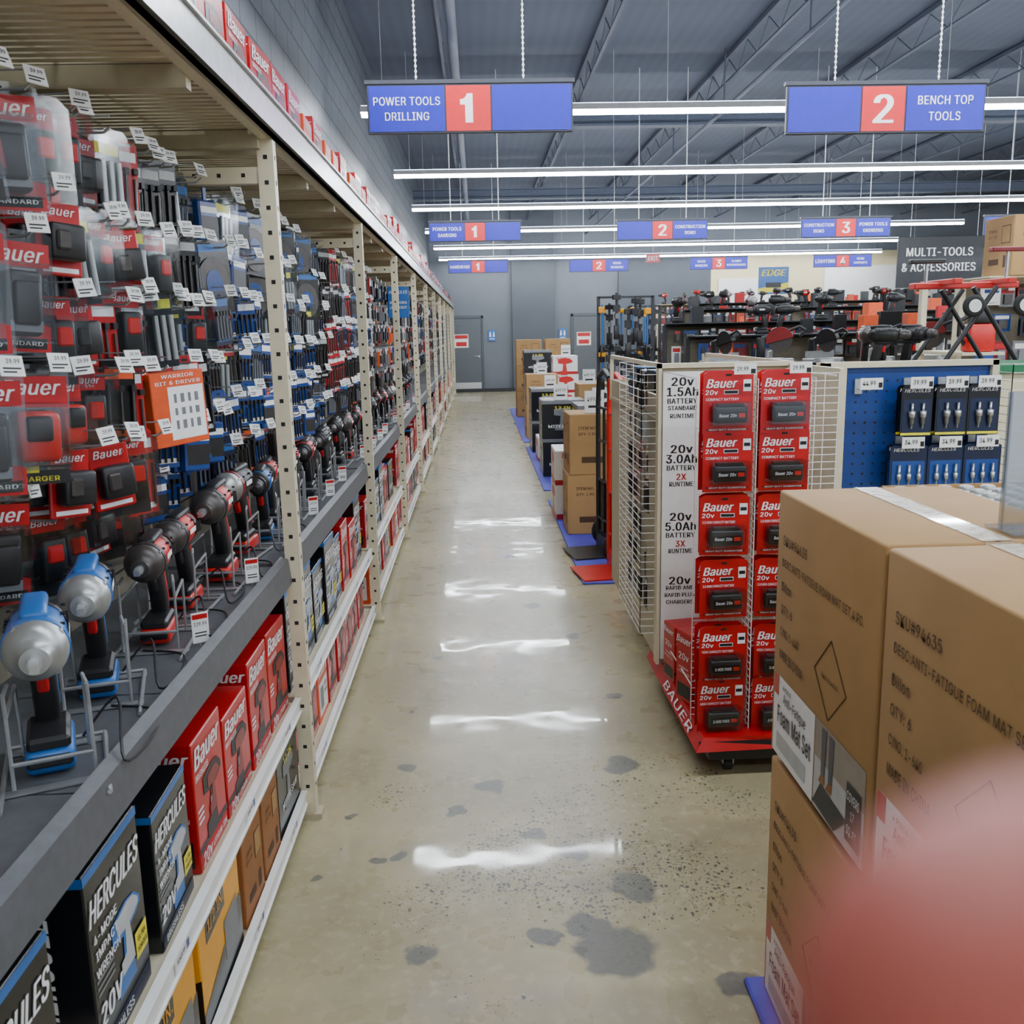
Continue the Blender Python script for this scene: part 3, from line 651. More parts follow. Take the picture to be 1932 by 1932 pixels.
meta(mb.build('shelf_banner'),'blue advertising banner with white lettering on shelving','sign')

# ---------------------------------------------------------------- display tools
def tool(main,nose,acc,label='',kind='impact',cap=None):
    e=empty('impact_wrench' if kind=='impact' else 'cordless_drill',link=False)
    mb=MB()
    mb.lathe((0,-.03,0),(0,1,0),[(0,.038),(.010,.044),(.03,.046),(.07,.044),(.10,.041),(.125,.033),(.132,.018)],main,20)
    mb.rbox((-.024,-.02,-.052),(.024,.06,-.025),.008,BLACK,2); mb.rbox((-.02,-.02,.032),(.02,.09,.052),.008,BLACK if cap is None or main!=BLUEP else BLUEP,2)
    for k2 in range(4): mb.box((-.0465,.04+k2*.012,-.014),(.0465,.045+k2*.012,.014),BLACK)
    mb.lathe((0,.045,0),(0,1,0),[(0,.0455),(.012,.0455)],BLACK,20,False); mb.quad((.0465,.01,.004),YP,ZP,.05,.014,WPRINT)
    for s in (-1,1):
        for yy in (-.015,.035,.08): mb.cyl((s*.036,yy,.026),(s*.043,yy,.026),.003,BLACK,n=6)
    mb.build('housing',e,False)
    mb=MB()
    if kind=='impact':
        mb.lathe((0,-.03,0),(0,-1,0),[(-.004,.046),(.006,.0475),(.026,.046),(.038,.041),(.047,.032),(.052,.025),(.066,.021)],nose,24)
        for a in range(4):
            an=a*math.pi/2+.6; mb.cyl((.043*math.cos(an),-.026,.043*math.sin(an)),(.042*math.cos(an),-.054,.042*math.sin(an)),.006,nose,n=8)
        if cap: mb.lathe((0,-.029,0),(0,-1,0),[(0,.049),(.014,.0485)],cap,24)
        mb.build('hammer_case',e,False)
        mb=MB(); mb.cyl((0,-.095,0),(0,-.108,0),.011,STEEL); mb.box((-.0065,-.128,-.0065),(.0065,-.108,.0065),STEEL); mb.build('anvil',e,False)
    else:
        mb.lathe((0,-.03,0),(0,-1,0),[(-.004,.042),(.014,.040),(.016,.034),(.032,.032)],BLACK,20); mb.build('clutch_collar',e,False)
        mb=MB(); mb.lathe((0,-.062,0),(0,-1,0),[(0,.024),(.006,.027),(.03,.027),(.032,.024),(.036,.025),(.052,.020),(.060,.010)],nose,16); mb.build('chuck',e,False)
    mb=MB(); Tm=Matrix.Translation((0,.035,-.04))@Matrix.Rotation(math.radians(12),4,'X')
    mb.rbox((-.019,-.022,-.125),(.019,.026,.01),.011,BLACK,3,Tm); mb.rbox((-.0195,.012,-.11),(.0195,.0275,.0),.004,acc,2,Tm); mb.build('grip_handle',e,False)
    mb=MB(); mb.rbox((-.009,-.036,-.05),(.009,-.018,-.012),.005,RED if main!=REDB else BLACK,2,Tm); mb.build('trigger',e,False)
    mb=MB(); mb.rbox((-.036,-.035,-.215),(.036,.085,-.175),.010,acc,2); mb.rbox((-.033,-.042,-.20),(.033,-.03,-.182),.004,BLACK,1); mb.rbox((-.032,-.03,-.178),(.032,.07,-.155),.006,BLACK,1); mb.build('battery_pack',e,False)
    return P(meta(e,label,'power tool'))
IB=tool(BLUEP,SILVER,BLUEP,label='blue and silver cordless impact wrench on wire stand',cap=BLUEP)
IR=tool(REDB,DCAST,REDB,label='red cordless impact wrench with dark nose on wire stand',cap=BLACK)
IS=tool(BLACK,SILVER,REDB,label='black and silver cordless impact wrench on wire stand',cap=REDD)
IK=tool(BLACK,DCAST,BLACK,label='black cordless drill with dark chuck on wire stand',kind='drill')
IBR=tool(REDB,BLACK,BLACK,label='red and black cordless drill on wire stand',kind='drill')
ILB=tool(BLUEP,BLACK,BLUEP,label='blue and black cordless drill on wire stand',kind='drill')
def stand():
    e=empty('tool_stand',link=False)
    mb=MB(); mb.tube([(-.08,-.16,.005),(-.08,.1,.005),(.08,.1,.005),(.08,-.16,.005)],.0045,GALV,6); mb.box((-.085,-.10,.001),(.085,-.08,.004),GALV); mb.box((-.085,.07,.001),(.085,.09,.004),GALV); mb.build('stand_base',e,False)
    mb=MB()
    for s in (-1,1):
        mb.tube([(s*.062,-.09,.008),(s*.062,-.08,.13),(s*.055,.05,.14),(s*.053,.05,.008)],.0035,GALV,6); mb.tube([(s*.062,-.08,.13),(s*.062,-.083,.17),(s*.056,-.06,.18)],.0035,GALV,6)
    mb.tube([(-.062,-.087,.05),(.062,-.087,.05)],.004,GALV,6); mb.build('wire_cradle',e,False)
    T=Matrix.Translation((.11,-.06,.045))@Matrix.Rotation(.45,4,'Z')
    mb=MB(T); mb.box((-.02,-.001,-.035),(.02,.001,.04),WHITE); mb.quad((0,-.001,.03),XP,ZP,.036,.012,RED); mb.text('129.99',(0,-.001,.012),XP,ZP,.03,.01,KPRINT,0,.0008); mb.quad((0,-.001,-.01),XP,ZP,.028,.003,KPRINT); mb.quad((0,-.001,-.018),XP,ZP,.028,.003,KPRINT); mb.cyl((0,.002,-.045),(0,.002,-.035),.003,GALV,n=5); mb.build('price_card',e,False)
    return P(meta(e,'galvanised wire tool stand with small price card','stand','tool stands on the grey deck'))
ST=stand()
seq=[IB,IB,IR,IR,IR,IS,ILB]
ty=[1.60,1.95,2.30,2.60,2.88,3.25,3.50]+[3.75+.23*i for i in range(34)]
def cable(ctrl):
    pts=[]
    c=[Vector(q) for q in ctrl]; c=[c[0]]+c+[c[-1]]
    for i in range(1,len(c)-2):
        for s in range(6):
            t=s/6; pts.append(.5*((2*c[i])+(-c[i-1]+c[i+1])*t+(2*c[i-1]-5*c[i]+4*c[i+1]-c[i+2])*t*t+(-c[i-1]+3*c[i]-3*c[i+1]+c[i+2])*t**3))
    pts.append(c[-2]); mb=MB(); mb.tube(pts,.003,BLACK,6)
    meta(mb.build('security_cable'),'thin black security cable curling across the grey deck','cable','security cables on the deck')
for i,y in enumerate(ty):
    p=seq[i] if i<7 else random.choice([IK,IBR,IK,IBR,IR,IK,ILB,IS] if i>12 else [IK,IBR,IK]); x=-.84 if i%2==0 else -.87; rz=R(-.06,.12); s=1.03; zz=1.158
    if i==0: x=-.795; rz=.40; s=1.14; zz=1.18
    if i==1: x=-.85; rz=.30; s=1.10; zz=1.172
    if i==4: s=1.15; zz=1.19
    if i==5: s=1.15; zz=1.19; rz=-.1
    if i>6 and Y0+BL*round((y-Y0)/BL)-.09<y<Y0+BL*round((y-Y0)/BL)+.05: continue
    inst(p,(x,y,zz),rz,rx=.06,group='display tools on the grey deck',scale=s); inst(ST,(x,y+.02,.931),rz,scale=1.05,skip='price_card' if (i<2 or i%2) else None)
    if i<7: cable([(x+.02,y+.09,.955),(x+.08,y+.12,1.02),(x+.14,y-.02,.955),(x+.14,y+.14,.938),(x+.10,y+.25,.938),(x,y+.28,.938)])

# ---------------------------------------------------------------- battery endcap display
def grid(O,X,Y,w,h,sx,sy,r,mt,T=None):
    mb=MB(T); O=Vector(O); n=int(round(w/sx))
    for i in range(n+1): a=O+X*(i*w/n); mb.cyl(a,a+Y*h,r,mt,n=4)
    n=int(round(h/sy))
    for i in range(n+1): a=O+Y*(i*h/n); mb.cyl(a,a+X*w,r,mt,n=4)
    return mb
e=empty('battery_display',(1.05,3.75,0))
T=Matrix.Translation((-1.05,-3.75,0))
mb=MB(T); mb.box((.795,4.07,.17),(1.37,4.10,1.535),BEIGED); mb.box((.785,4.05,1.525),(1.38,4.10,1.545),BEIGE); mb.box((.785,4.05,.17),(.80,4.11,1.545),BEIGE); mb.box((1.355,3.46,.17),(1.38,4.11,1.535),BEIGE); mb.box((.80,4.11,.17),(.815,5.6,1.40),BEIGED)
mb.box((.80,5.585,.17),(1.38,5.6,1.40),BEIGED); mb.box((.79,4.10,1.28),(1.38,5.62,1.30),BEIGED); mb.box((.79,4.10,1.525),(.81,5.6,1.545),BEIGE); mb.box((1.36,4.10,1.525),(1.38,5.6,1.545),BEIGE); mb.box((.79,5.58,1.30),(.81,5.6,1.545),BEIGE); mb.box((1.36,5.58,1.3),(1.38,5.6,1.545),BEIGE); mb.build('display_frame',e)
mb=MB(T); mb.box((.803,4.040,.20),(1.0,4.052,1.51),WHITE); pa=lambda z:(.888,4.040,z)
for z0,a1,a2,b2,c in ((1.485,'20v','1.5Ah','BATTERY','STANDARD\nRUNTIME'),(1.19,'20v','3.0Ah','BATTERY','RUNTIME'),(.885,'20v','5.0Ah','BATTERY','RUNTIME'),(.59,'20v',None,None,'RAPID AND\nRAPID PLUS\nCHARGERS')):
    mb.text(a1,pa(z0-.018),XP,ZP,.095,.036,KPRINT,bold=.026)
    if b2:
        mb.text(a2,pa(z0-.062),XP,ZP,.135,.038,KPRINT,bold=.026); mb.text(b2,pa(z0-.102),XP,ZP,.13,.022,KPRINT,bold=.022)
        if c=='RUNTIME':
            mb.text('2X' if '3.0' in a2 else '3X',pa(z0-.142),XP,ZP,.042,.028,RED,bold=.026); mb.text(c,pa(z0-.175),XP,ZP,.105,.021,KPRINT,bold=.022)
        else: mb.text(c,pa(z0-.15),XP,ZP,.125,.054,KPRINT,bold=.022)
    else: mb.text(c,pa(z0-.085),XP,ZP,.135,.085,KPRINT,bold=.022)
mb.build('sign_panel',e)
grid((.812,3.46,.15),XP,ZP,.54,1.37,.054,.028,.0020,WHITE,T).build('wire_front_panel',e)
grid((1.010,3.34,.15),YP,ZP,.12,1.36,.04,.028,.0020,WHITE,T).build('wire_divider',e)
grid((1.22,3.34,.15),YP,ZP,.12,1.36,.04,.028,.0020,WHITE,T).build('wire_divider',e)
for zz in (1.51,.3):
    for xx in (.814,1.34):
        mb=MB(T); mb.tube([(xx,3.46,zz),(xx,4.04,zz)],.003,WHITE,5); mb.build('wire_arm',e)
mb=MB(T); mb.box((.84,3.27,.072),(1.4,4.28,.125),BLACK); mb.box((.80,3.262,.125),(1.4,3.27,.15),BLACK)
mb.add([(.785,3.24,.118),(.785,4.3,.118),(.815,4.3,.165),(.82,3.27,.165),(1.4,3.27,.118),(1.4,4.3,.118),(1.4,4.3,.165),(1.4,3.27,.165)],[(0,1,2,3)[::-1],(0,3,7,4)[::-1],(3,2,6,7)[::-1],(1,5,6,2),(4,7,6,5),(0,4,5,1)],RED)
mb.text('BAUER',(.80,3.64,.1415),-YP,Vector((.55,0,.84)).normalized(),.50,.034,WPRINT,.2,.004)
mb.build('plinth',e)
for cx,cy in ((.93,3.34),(1.3,3.34),(.93,4.2),(1.3,4.2)):
    mb=MB(T); mb.box((cx-.03,cy-.03,.064),(cx+.03,cy+.03,.073),STEEL); mb.box((cx-.022,cy-.02,.03),(cx-.018,cy+.02,.068),STEEL); mb.box((cx+.018,cy-.02,.03),(cx+.022,cy+.02,.068),STEEL)
    mb.cyl((cx-.015,cy,.033),(cx+.015,cy,.033),.033,RUBBER,n=16); mb.build('caster',e)
meta(e,'wheeled wire battery display with white sign panel and red plinth','display')
for c,x in enumerate((.905,1.115)):
    for r_,z in enumerate((1.53,1.315,1.075,.83,.57,.36)):
        p=(PB1,PB1,PB2,PB2,PB3,PB3)[r_]
        for j in range(2):
            inst(p,(x+R(-.006,.006),3.35+j*.055,z-.01),R(-.07,.07) if r_!=3 else R(-.25,.15),group='battery packages on the wire display',scale=1.06)
inst(BB,(.92,3.66,.167),-1.25,group='boxed chargers on the plinth',scale=.9,label='small red charger box on red plinth')
inst(BW,(.92,3.90,.167),-1.4,group='boxed chargers on the plinth',scale=.9,label='small red charger box on red plinth')
for x in (.95,1.15):
    mb=MB(); mb.box((x-.04,3.30,1.53),(x+.04,3.302,1.57),WHITE); mb.text('29.99',(x-.01,3.30,1.55),XP,ZP,.04,.015,KPRINT); mb.box((x+.02,3.298,1.533),(x+.036,3.30,1.549),KPRINT)
    mb.box((x-.003,3.302,1.53),(x+.003,3.46,1.54),GALV)
    meta(mb.build('price_card'),'white price card on a metal arm','price card')
for j in range(5):
    for q in range(2):
        inst(random.choice([KB,OB,HS,BB,BW]),(.95+q*.26,4.27+j*.26,1.301),R(-.1,.1),scale=.6,label='small boxed accessory on display top',group='boxed accessories on display top')

# blue pegboard endcap
def hole_board(mb,x0,x1,y,z0,z1,st=.042):
    x=x0+.03
    while x<x1-.02:
        z=z0+.03
        while z<z1-.02: mb.quad((x,y,z),XP,ZP,.009,.009,HOLE,.0006); z+=st
        x+=st
e=empty('pegboard_endcap',(1.73,3.72,0)); T=Matrix.Translation((-1.73,-3.72,0))
mb=MB(T); mb.box((1.385,3.70,.1),(1.41,3.80,1.545),BEIGE); mb.box((2.07,3.70,.1),(2.095,3.80,1.545),BEIGE); mb.box((1.385,3.70,1.525),(2.095,3.75,1.548),BEIGE); mb.box((1.385,3.69,.0),(2.095,3.80,.14),BEIGED); mb.box((1.405,3.8,.0),(2.09,4.8,1.3),BEIGED); mb.build('endcap_frame',e)
mb=MB(T); mb.box((1.41,3.72,.14),(2.07,3.735,1.526),PEGB); hole_board(mb,1.41,2.07,3.72,.6,1.526); mb.build('pegboard',e)
meta(e,'blue pegboard end display in a beige frame','display')
def herc(mb):
    card(mb,.125,.2,BLACKG); mb.text('HERCULES',(0,-.001,-.0),XP,ZP,.1,.014,WPRINT,.2); mb.quad((0,-.001,-.1),XP,ZP,.11,.13,NAVY); mb.quad((0,-.001,-.172),XP,ZP,.12,.01,YBADGE)
    for i in range(2):
        x=-.022+i*.044; mb.lathe((x,-.012,-.15),(0,0,1),[(0,.002),(.02,.005),(.02,.008),(.045,.009),(.045,.012),(.07,.013),(.07,.005),(.1,.005)],STEEL,10)
PH=pkm('step_bit_package','black and blue carded step drill bit set','drill bits',herc)
def herc2(mb):
    card(mb,.15,.19,NAVY); mb.text('HERCULES',(-.01,-.001,-.0),XP,ZP,.1,.014,WPRINT,.2); mb.quad((0,-.001,-.1),XP,ZP,.13,.11,BLUE)
    for i in range(3):
        x=-.04+i*.04; mb.lathe((x,-.012,-.14),(0,0,1),[(0,.002),(.02,.005),(.02,.008),(.045,.009),(.045,.005),(.08,.005)],STEEL,10)
PH2=pkm('step_bit_package','navy blue carded step drill bit trio','drill bits',herc2)
def phook(x,y,z,pr='39.99'):
    mb=MB(); mb.tube([(x,y+.1,z),(x,y-.02,z),(x,y-.03,z+.012)],.003,GALV,5); mb.box((x-.045,y-.034,z+.005),(x+.045,y-.032,z+.05),WHITE); mb.text(pr,(x-.01,y-.034,z+.03),XP,ZP,.05,.018,KPRINT); mb.quad((x+.035,y-.034,z+.022),XP,ZP,.015,.02,KPRINT); mb.box((x-.015,y+.09,z-.02),(x+.015,y+.1,z+.04),GALV)
    meta(mb.build('peg_hook'),'metal peg hook holding a white price label','hook','peg hooks on the blue pegboard')
for x in (1.73,1.87,2.0):
    phook(x,3.62,1.44)
    for j in range(2): inst(PH,(x,3.62+j*.04,1.435),R(-.05,.05),group='step bit packages on pegboard')
for x in (1.71,1.86,2.01):
    phook(x,3.62,1.205,'34.99')
    for j in range(2): inst(PH2,(x,3.62+j*.04,1.20),R(-.08,.08),group='step bit packages on pegboard')
phook(1.53,3.62,1.44,'44.99')
def wrack(x0,y0,L,z0,z1,d=.12,label='white wire grid rack hung with small accessories',sx=.10):
    e=empty('wire_rack',(x0,y0,z0)); T=Matrix.Translation((-x0,-y0,-z0))
    grid((x0,y0,z0),YP,ZP,L,z1-z0,sx,.034,.0020,WHITE,T).build('wire_grid',e)
    grid((x0,y0,z0),XP,ZP,d,z1-z0,d,.034,.0020,WHITE,T).build('wire_grid',e)
    grid((x0,y0+L,z0),XP,ZP,d,z1-z0,d,.034,.0020,WHITE,T).build('wire_grid',e)
    return meta(e,label,'rack')
wrack(.722,4.12,.64,.30,1.53,.07,sx=.22)
wrack(2.096,3.6,.4,.9,1.53,.10)
for i in range(7):
    for j in range(4):
        if random.random()<.9:
            inst(random.choice([PBK,PBR,PBK,PBN,PBK,PBO,PCK]),(.762,4.19+j*.15,1.47-i*.155),-math.pi/2+R(-.2,.2),scale=.66,group='small accessories in the wire rack')

# ---------------------------------------------------------------- foreground foam mat cartons
def foam_deco(mb,O,X,Y,w,h,lab):
    O=Vector(O)
    def pt(a,b): return O+X*(a*w)+Y*(b*h)
    lines=['SKU#94635','DESC:ANTI-FATIGUE FOAM MAT SET,4 PC.','Dillon','QTY: 6','C/NO. 1-640','MADE IN CHINA']
    wd=[.27,.80,.11,.13,.21,.27]
    for i,(s,ww) in enumerate(zip(lines,wd)):
        mb.text(s,pt(-.42+ww/2,.33-i*.085),X,Y,w*ww,.023,KRAFTD)
    c=pt(.12,-.02); s=.085
    for a,b in (((-s,0),(0,s)),((0,s),(s,0)),((s,0),(0,-s)),((0,-s),(-s,0))):
        p0=c+X*a[0]+Y*a[1]+X.cross(Y)*.001;p1=c+X*b[0]+Y*b[1]+X.cross(Y)*.001; mb.cyl(p0,p1,.0012,KRAFTD,n=4)
    mb.text('SKU:94635',c,X,Y,.09,.01,KRAFTD)
    if lab:
        mb.quad(pt(-.235,-.335),X,Y,w*.47,h*.31,WPRINT,.001); mb.quad(pt(-.44,-.22),X,Y,w*.06,h*.08,RED,.0016)
        mb.text('Anti-Fatigue',pt(-.22,-.255),X,Y,w*.26,.032,KPRINT,0,.0026,.016); mb.text('Foam Mat Set',pt(-.22,-.325),X,Y,w*.38,.044,KPRINT,0,.0026,.022)
        mb.text('4 PIECE',pt(-.31,-.21),X,Y,w*.10,.010,KPRINT,0,.0026); mb.quad(pt(-.25,-.43),X,Y,w*.34,.04,LGREY,.0018)
        mb.quad(pt(.235,-.335),X,Y,w*.45,h*.31,LGREY,.001); mb.quad(pt(.235,-.245),X,Y,w*.45,h*.13,M('picture_wall',(150,140,126),.5),.0014)
        mb.prism([(-.19*w,-.075*h),(.02*w,-.085*h),(.13*w,.0),(-.12*w,.015*h)],pt(.20,-.40)+X.cross(Y)*.0018,X,Y,.0003,CHAR)
        for dx in (.10,.17):
            mb.prism([(-.016*w,-.14*h),(.016*w,-.14*h),(.026*w,.02*h),(-.02*w,.02*h)],pt(dx,-.21)+X.cross(Y)*.0024,X,Y,.0003,NAVY)
            mb.prism([(-.035*w,-.02*h),(.018*w,-.02*h),(.018*w,.012*h),(-.012*w,.012*h)],pt(dx,-.36)+X.cross(Y)*.0028,X,Y,.0003,WOOD)
        mb.quad(pt(.38,-.36),X,Y,w*.12,.12,KPRINT,.0032); mb.text('COVERS\n17\nSQ. FT.',pt(.38,-.36),X,Y,w*.1,.09,WPRINT,0,.0040)
def foam(w,l,h,lab):
    mb=MB(); mb.rbox((-w/2,-l/2,0),(w/2,l/2,h),.006,KRAFT,2); foam_deco(mb,(-w/2,0,h/2),-YP,ZP,l,h,lab); foam_deco(mb,(0,-l/2,h/2),XP,ZP,w,h,False)
    mb.box((-.004,-l/2+.004,h-.0005),(.004,l/2-.004,h+.0006),KRAFTD); mb.quad((0,0,h),XP,YP,.055,l-.01,TAPE,.0012)
    mb.quad((0,-l/2,h-.04),XP,ZP,.05,.08,TAPE,.001)
    return P(meta(mb.build('foam_mat_carton',link=False),'large brown cardboard carton printed with black text','carton','foam mat cartons stacked on violet mat'))
FA=foam(.40,.57,.64,True)
mb=MB(); mb.rbox((.655,.3,0),(1.13,2.14,.02),.006,PURPLE); meta(mb.build('floor_mat'),'violet blue floor mat under carton stack','floor mat')
for y in (1.82,1.235,.65):
    inst(FA,(.895,y,.021),R(-.01,.01)); inst(FA,(.893,y-.003,.684),R(-.008,.008))
mb=MB(); x0,x1,y0,y1,z1=1.16,1.62,2.15,2.62,1.235
for a,b in (((x0,y0,.02),(x1,y0+.006,z1)),((x0,y1-.006,.02),(x1,y1,z1)),((x0,y0,.02),(x0+.006,y1,z1)),((x1-.006,y0,.02),(x1,y1,z1)),((x0,y0,1.08),(x1,y1,1.09)),((x0,y0,.0),(x1,y1,.02))): mb.box(a,b,KRAFT)
meta(mb.build('open_carton'),'tall open brown carton filled with small silver cans','carton')
mb=MB(); mb.lathe((0,0,0),(0,0,1),[(0,.028),(.125,.028),(.135,.02)],WHITE,14); mb.lathe((0,0,.135),(0,0,1),[(0,.021),(.008,.021),(.012,.016)],SILVER,14)
CN=P(meta(mb.build('can',link=False),'small white can with silver cap standing in open carton','can','silver capped cans in open carton'))
for i in range(7):
    for j in range(7): inst(CN,(x0+.04+i*.063,y0+.045+j*.063,1.091))
e=empty('sign_holder',(.99,1.60,1.3265)); mb=MB(); mb.box((-.06,-.05,0),(.06,.05,.004),ACRYL); mb.build('holder_base',e)
mb=MB(); mb.box((-.06,-.006,.004),(.06,-.003,.25),ACRYL); mb.box((-.06,.003,.004),(.06,.006,.25),ACRYL); mb.box((-.06,-.006,.004),(-.057,.006,.25),ACRYL); mb.build('holder_pocket',e)
meta(e,'clear acrylic sign holder standing on carton','sign holder')

# ---------------------------------------------------------------- aisle stacks on mats
mb=MB(); mb.rbox((.67,6.05,0),(1.5,9.2,.015),.004,PURPLE); meta(mb.build('floor_mat'),'violet blue floor mat beneath boxed goods','floor mat')
mb=MB(); mb.rbox((.67,9.8,0),(1.6,13.6,.015),.004,PURPLE); meta(mb.build('floor_mat'),'violet blue floor mat beneath boxed saws','floor mat')
mb=MB(); mb.rbox((.67,14.2,0),(1.8,20.5,.015),.004,PURPLE); meta(mb.build('floor_mat'),'violet blue floor mat beneath distant boxed goods','floor mat')
CB=box_proto('carton',.5,.46,.5,KRAFT,None,'carton','brown shipping carton stacked on floor mat',.005,'carton')
MI=box_proto('carton',.5,.6,.44,BLACKG,None,'miter','black boxed miter saw stacked on floor mat',.005,'miter')
WR=box_proto('carton',.42,.5,.31,WHITE,None,'white','white and red boxed machine stacked on floor mat',.005,'white')
def stack(p,x,y,n,h,z=.016,lab=None,g='cartons stacked along the aisle'):
    for i in range(n): inst(p,(x+R(-.01,.01),y,z+i*(h+.001)),R(-.02,.02),label=lab,group=g)
stack(CB,.97,7.78,2,.5); stack(WR,.87,8.45,2,.31)
stack(MI,1.3,10.2,2,.44); stack(MI,.98,11.0,2,.44); stack(MI,.98,13.2,2,.44); stack(WR,.96,12.2,1,.31); stack(CB,1.5,12.0,2,.5)
stack(CB,1.0,14.9,2,.5); stack(WR,1.0,16.0,3,.31); stack(MI,1.1,17.3,3,.44); stack(CB,1.0,18.6,3,.5); stack(WR,1.5,16.2,4,.31); stack(CB,1.1,20.0,2,.5); stack(CB,1.6,19,3,.5)
for x,y,z in ((.95,11.0,.90),(1.3,10.2,.90),(1.0,12.2,.33),(1.4,12.0,1.02),(1.0,13.2,.90),(1.02,16,.95),(1.5,16.2,1.26),(1.0,14.9,1.02),(.95,7.85,1.02)):
    mb=MB(); mb.box((x-.08,y-.2,z),(x+.08,y-.195,z+.18),WHITE); mb.box((x-.06,y-.22,z-.001),(x+.06,y-.17,z+.002),WHITE); mb.text('499.99',(x,y-.2,z+.11),XP,ZP,.12,.035,KPRINT); mb.quad((x,y-.2,z+.05),XP,ZP,.1,.02,KPRINT)
    meta(mb.build('price_sign'),'white price sign standing on boxed goods','sign','price signs on boxed goods')
def truck(mt,x,y,rz,label):
    e=empty('hand_truck',(x,y,.016)); e.rotation_euler=(0,0,rz)
    mb=MB()
    for s in (-1,1): mb.tube([(s*.16,0,.1),(s*.16,0,1.15),(s*.13,0,1.33),(0,0,1.38)],.019,mt,8)
    for z in (.25,.55,.85,1.1): mb.tube([(-.16,0,z),(.16,0,z)],.012,mt,8)
    mb.box((-.15,.006,.15),(.15,.012,.55),mt); mb.tube([(0,0,.15),(0,0,1.1)],.012,mt,8); mb.tube([(0,0,1.38),(0,.12,1.30),(0,.14,1.1),(0,.02,1.0)],.014,mt,8); mb.build('frame',e)
    mb=MB(); mb.box((-.2,-.28,.0),(.2,-.01,.01),mt); mb.box((-.18,-.012,.01),(.18,0,.12),mt); mb.build('toe_plate',e)
    for s in (-1,1):
        mb=MB(); mb.lathe((s*.19,.08,.12),(s,0,0),[(0,.10),(.01,.118),(.04,.118),(.05,.10)],RUBBER,20); mb.lathe((s*.188,.08,.12),(s,0,0),[(0,.06),(.055,.06)],mt,16); mb.build('wheel',e)
    meta(e,label,'hand truck')
truck(REDB,.93,6.30,-1.42,'red steel hand truck standing on violet mat')
truck(BLACK,.93,6.90,-1.42,'black steel hand truck standing on violet mat')

# ---------------------------------------------------------------- middle and far merchandise
def gond(x0,x1,y,top,label='low shelving run filled with boxed and carded tools',fr=CHAR,z0=.5,dens=.45):
    e=empty('shelving_unit',((x0+x1)/2,y,0)); T=Matrix.Translation((-(x0+x1)/2,-y,0))
    mb=MB(T); mb.box((x0,y,.0),(x1,y+.04,top),PANEL)
    n=max(1,int((x1-x0)/1.2))
    for i in range(n+1):
        x=x0+i*(x1-x0)/n; mb.box((x-.02,y-.03,0),(x+.02,y+.05,top+.02),fr)
    mb.box((x0,y-.02,top),(x1,y+.05,top+.03),fr); mb.build('frame',e)
    mb=MB(T); mb.box((x0,y-.45,.1),(x1,y-.001,.13),fr); mb.box((x0,y-.46,.0),(x1,y-.45,.15),fr); mb.build('base_shelf',e)
    mb=MB(T); mb.box((x0,y-.36,top+.03),(x1,y+.05,top+.04),fr); mb.build('top_shelf',e)
    meta(e,label,'shelf','shelving runs across the store')
    mb=MB(); z=top-.03
    while z>z0:
        x=x0+.06; h=R(.13,.22)
        while x<x1-.08:
            w=R(.05,.16)
            if random.random()<.95: stuffpk(mb,x+w/2,y-R(.05,.2),z,w,h*R(.7,1),random.choice(pal),random.choice((WHITE,BLACKG,RED,BLUE)),.03,'y')
            x+=w+R(.01,.03)
        z-=h+.02
    meta(mb.build('hanging_packages'),'dense rows of carded goods on shelving run','packages','packages on shelving runs','stuff')
    x=x0+.12
    while x<x1-.15:
        q=random.random()
        if q<dens: inst(random.choice([KB,HS,BW,KB,HB,HS,OB]),(x,y-.16,top+.041),math.pi/2+R(-.15,.15),scale=R(.4,.7),label='boxed tool on top of shelving run',group='boxed stock on shelving tops')
        elif q<dens+.35: inst(random.choice([IK,IBR,IS,IK,IK]),(x,y-.16,top+.041+.215),R(-2,2),scale=1.0,label='cordless tool standing on shelving run',group='cordless tools on shelving tops')
        x+=R(.18,.32)
gond(1.95,4.6,8.7,1.58); gond(2.0,5.4,10.0,1.70); gond(4.9,9.0,11.4,1.80); gond(3.2,8.5,14.6,1.92); gond(9.0,13.5,14.0,2.05); gond(4.2,10.5,18.5,2.1); gond(11,17,18.0,2.15); gond(4.4,11,23,2.2,fr=BEIGE); gond(11.5,18,23.0,2.4)
gond(3.42,4.9,6.6,1.95,'beige shelving run with orange and red cordless tools',BEIGE,1.0,-1)
for x in (3.76,4.22): inst(CB,(x,6.4,1.991),R(-.03,.03),label='brown carton on top of beige shelving',group='cartons on top of shelving',scale=(.85,.75,.78))
for i,(x0,x1,z0,z1) in enumerate(((6.8,8.6,2.1,3.0),(9.8,12.4,2.3,3.3),(12.8,15,2.2,3.1))):
    mb=MB(); mb.rbox((x0,YF-.2,z0),(x1,YF-.125,z1),.01,WHITE); meta(mb.build('wall_panel'),'plain white panel mounted on cream wall','panel')
mb=MB(); mb.rbox((7.45,24.9,2.5),(8.25,24.93,3.2),.005,BLUEP); mb.prism([(-.4,-.3),(.4,-.3),(.4,-.05),(-.4,-.2)],(7.85,24.899,2.85),XP,ZP,.001,YBADGE); mb.text('EDGE',(7.85,24.899,3.05),XP,ZP,.6,.16,YBADGE,.3,bold=.03)
mb.rbox((7.65,24.89,2.67),(8.05,24.899,2.80),.002,BLACK)
for s in (7.6,8.1): mb.cyl((s,24.915,3.2),(s,24.915,ZC),.004,LGREY,n=4)
meta(mb.build('hanging_poster'),'blue and yellow hanging poster with slanted lettering','poster')
mb=MB(); mb.rbox((6.22,13.9,2.2),(7.50,13.94,2.93),.006,CHAR); mb.text('MULTI-TOOLS\n& ACCESSORIES',(6.84,13.9,2.60),XP,ZP,1.1,.34,WPRINT,0,bold=.024)
